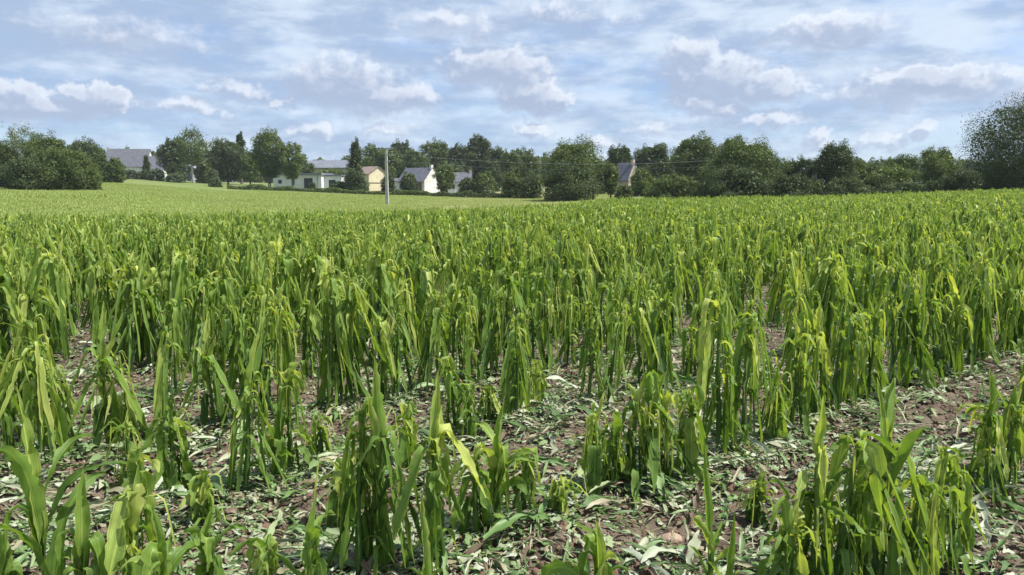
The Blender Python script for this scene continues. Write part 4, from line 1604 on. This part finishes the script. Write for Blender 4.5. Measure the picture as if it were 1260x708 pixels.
    # pale garden walls
    for (px, y, w, lab) in ((556, 158, 1.7, 'short whitewashed garden wall right of the white gable'), (600, 152, 1.3, 'bright white garden wall piece before the larger rounded bush')):
        x, _ = at(px, 232, y)
        r = obj('garden_wall', None, None, (x, y, gz(x, y)), (0, 0, R(-12)))
        MB().box(-w / 2, w / 2, -.15, .15, -.2, .95).build('wall', 'render', r)
        MB().box(-w / 2 - .05, w / 2 + .05, -.2, .2, .95, 1.05).build('coping', 'lime', r)
        tag(r, lab, 'garden wall')


buildings()


def hedge():
    """low hedge along the far edge of the meadow"""
    segs = [(280, 420, 160, 'low scrubby hedge before the white building', 1.0), (420, 530, 152, 'low scrubby hedge before the yellow house and cottage', .8), (530, 665, 140, 'low dark hedge from the cottage to the field-edge trees', 1.0)]
    for si, (p0, p1, y, lab, h) in enumerate(segs):
        rng = np.random.default_rng(60 + si)
        n = 9000
        px = rng.uniform(p0, p1, n)
        yy = y + (px - p0) / (p1 - p0) * (-9) + rng.normal(0, .6, n)
        x = yy * (px - 630) / (FPX * .9917 + 15)
        zz = height(x, yy)
        hh = h * (.5 + .9 * vnoise(px * .09, np.zeros(n), si))
        z = zz + rng.random(n) ** .7 * hh
        P = np.stack([x, yy, z], -1)
        s = .30 * rng.uniform(.5, 1.1, n)
        a = rng.normal(0, 1, (n, 3))
        a /= np.linalg.norm(a, axis=1, keepdims=True)
        b = np.cross(a, rng.normal(0, 1, (n, 3)))
        b /= np.linalg.norm(b, axis=1, keepdims=True)
        V = np.stack([P - a * s[:, None] * .5, P - b * s[:, None] * .35, P + a * s[:, None] * .5, P + b * s[:, None] * .35], 1).reshape(-1, 3)
        tt = np.clip(rng.normal(.5, .25, n), 0, 1)
        o = obj('hedge', np_mesh('hedge', V, np.arange(n * 4).reshape(-1, 4), M['dark' if si == 2 else 'oak'], np.repeat(np.stack([tt, tt, tt, np.ones(n)], -1), 4, 0)))
        tag(o, lab, 'hedge', 'low hedges at the far side of the meadow')


hedge()


def fence():
    lab = 'thin weathered fence post at the meadow corner left of the white building'
    for i in range(9):
        px = 272 + i * 7.5
        y = 172 - i * 1.2
        x, _ = at(px, 233, y)
        b = Buf()
        tube(b, [(0, 0, -.2), (.01, 0, .6), (0, .01, 1.15), (0, .01, 1.2)], [.07, .065, .06, .02], .3, 7)
        V, F, T = b.data()
        o = obj('fence_post', np_mesh('fence_post', V, F, M['post']), None, (x, y, gz(x, y)))
        tag(o, f'weathered wooden fence post on the meadow edge, {ORD[i]} of the row from the ball-shaped bush', 'fence post', 'fence posts left of the white building')


fence()


# ------------------------------------------------------------------ pole and wires
def pole(px, y, top, label, arms=True):
    x, zt = at(px, top, y)
    zg = gz(x, y)
    H = zt - zg
    r = obj('utility_pole', None, None, (x, y, zg), (0, 0, R(-12)))
    # tapered H-section concrete shaft
    m = MB()
    for (w0, w1, d0, d1) in ((.34, .20, .26, .16),):
        m.poly([(-w0 / 2, -d0 / 2, -.5), (w0 / 2, -d0 / 2, -.5), (w0 / 2, d0 / 2, -.5), (-w0 / 2, d0 / 2, -.5), (-w1 / 2, -d1 / 2, H), (w1 / 2, -d1 / 2, H), (w1 / 2, d1 / 2, H), (-w1 / 2, d1 / 2, H)],
               [(3, 2, 1, 0), (4, 5, 6, 7), (0, 1, 5, 4), (1, 2, 6, 5), (2, 3, 7, 6), (3, 0, 4, 7)])
    m.build('shaft', 'concrete', r)
    rib = MB()
    for sx in (-1, 1):
        rib.poly([(sx * .17 - .05, -.15, -.4), (sx * .17 + .05, -.15, -.4), (sx * .17 + .05, .15, -.4), (sx * .17 - .05, .15, -.4),
                  (sx * .10 - .035, -.10, H - .02), (sx * .10 + .035, -.10, H - .02), (sx * .10 + .035, .10, H - .02), (sx * .10 - .035, .10, H - .02)],
                 [(3, 2, 1, 0), (4, 5, 6, 7), (0, 1, 5, 4), (1, 2, 6, 5), (2, 3, 7, 6), (3, 0, 4, 7)])
    rib.build('flange', 'concrete', r)
    anchors = []
    for (z, x0, x1) in ((H - .12, -.95, .95), (H - 1.0, .1, .95), (H - 1.85, .1, .55)):
        arm = MB().box(x0, x1, -.13, -.05 if z > H - .5 else -.105, z - .075, z + .075).build('crossarm', 'steel', r)
        for xx in ([x0 + .08, x1 - .08] if x0 < 0 else [x1 - .08]):
            b = Buf()
            tube(b, [(xx, -.09, z + .02), (xx, -.09, z + .09), (xx, -.09, z + .11), (xx, -.09, z + .15), (xx, -.09, z + .17), (xx, -.09, z + .21), (xx, -.09, z + .23)], [.02, .03, .06, .03, .055, .03, .01], .3, 8)
            V, F, T = b.data()
            obj('insulator', np_mesh('insulator', V, F, M['porcelain'], None, True), arm)
            anchors.append((xx, z + .2))
    tag(r, label, 'utility pole', 'utility poles carrying the wires')
    c, s_ = math.cos(R(-12)), math.sin(R(-12))
    return [Vector((x + a * c + .09 * s_, y + a * s_ - .09 * c, zg + z)) for a, z in anchors]


def lines():
    A = pole(475, 100, 182, 'grey concrete utility pole with crossarms standing alone on the meadow')
    # concrete footing collar
    B = pole(925, 104, 186, 'concrete utility pole hidden behind the great rounded tree')
    for (i, j, lab, sag) in ((2, 2, 'upper power wire strung from the lone pole to the right trees', 1.2), (3, 3, 'lower power wire strung from the lone pole to the right trees', 1.1)):
        a, b = A[i], B[j]
        t = np.linspace(0, 1, 40)
        pts = np.array([[a.x + (b.x - a.x) * k, a.y + (b.y - a.y) * k, a.z + (b.z - a.z) * k - 4 * sag * k * (1 - k)] for k in t])
        bf = Buf()
        tube(bf, pts, np.full(40, .013), .3, 5)
        V, F, T = bf.data()
        tag(obj('power_wire', np_mesh('power_wire', V, F, M['wire'])), lab, 'power wire', 'wires running right from the lone pole')


lines()


def haze():
    me = bpy.data.meshes.new('haze')
    x, y0, y1, z0, z1 = 420, -60, 420, -3.5, 32
    v = [(a, b, c) for c in (z0, z1) for (a, b) in ((-x, y0), (x, y0), (x, y1), (-x, y1))]
    me.from_pydata(v, [], [(3, 2, 1, 0), (4, 5, 6, 7), (0, 1, 5, 4), (1, 2, 6, 5), (2, 3, 7, 6), (3, 0, 4, 7)])
    m, s = new_mat('haze_air')
    pv = s.n('ShaderNodeVolumePrincipled')
    pv.inputs['Color'].default_value = (.82, .9, 1, 1)
    pv.inputs['Density'].default_value = .00016
    out = s.n('ShaderNodeOutputMaterial')
    m.node_tree.links.new(pv.outputs[0], out.inputs['Volume'])
    me.materials.append(m)
    o = obj('haze', me)
    tag(o, 'faint summer haze over the fields and trees', 'haze', None, 'stuff')


haze()
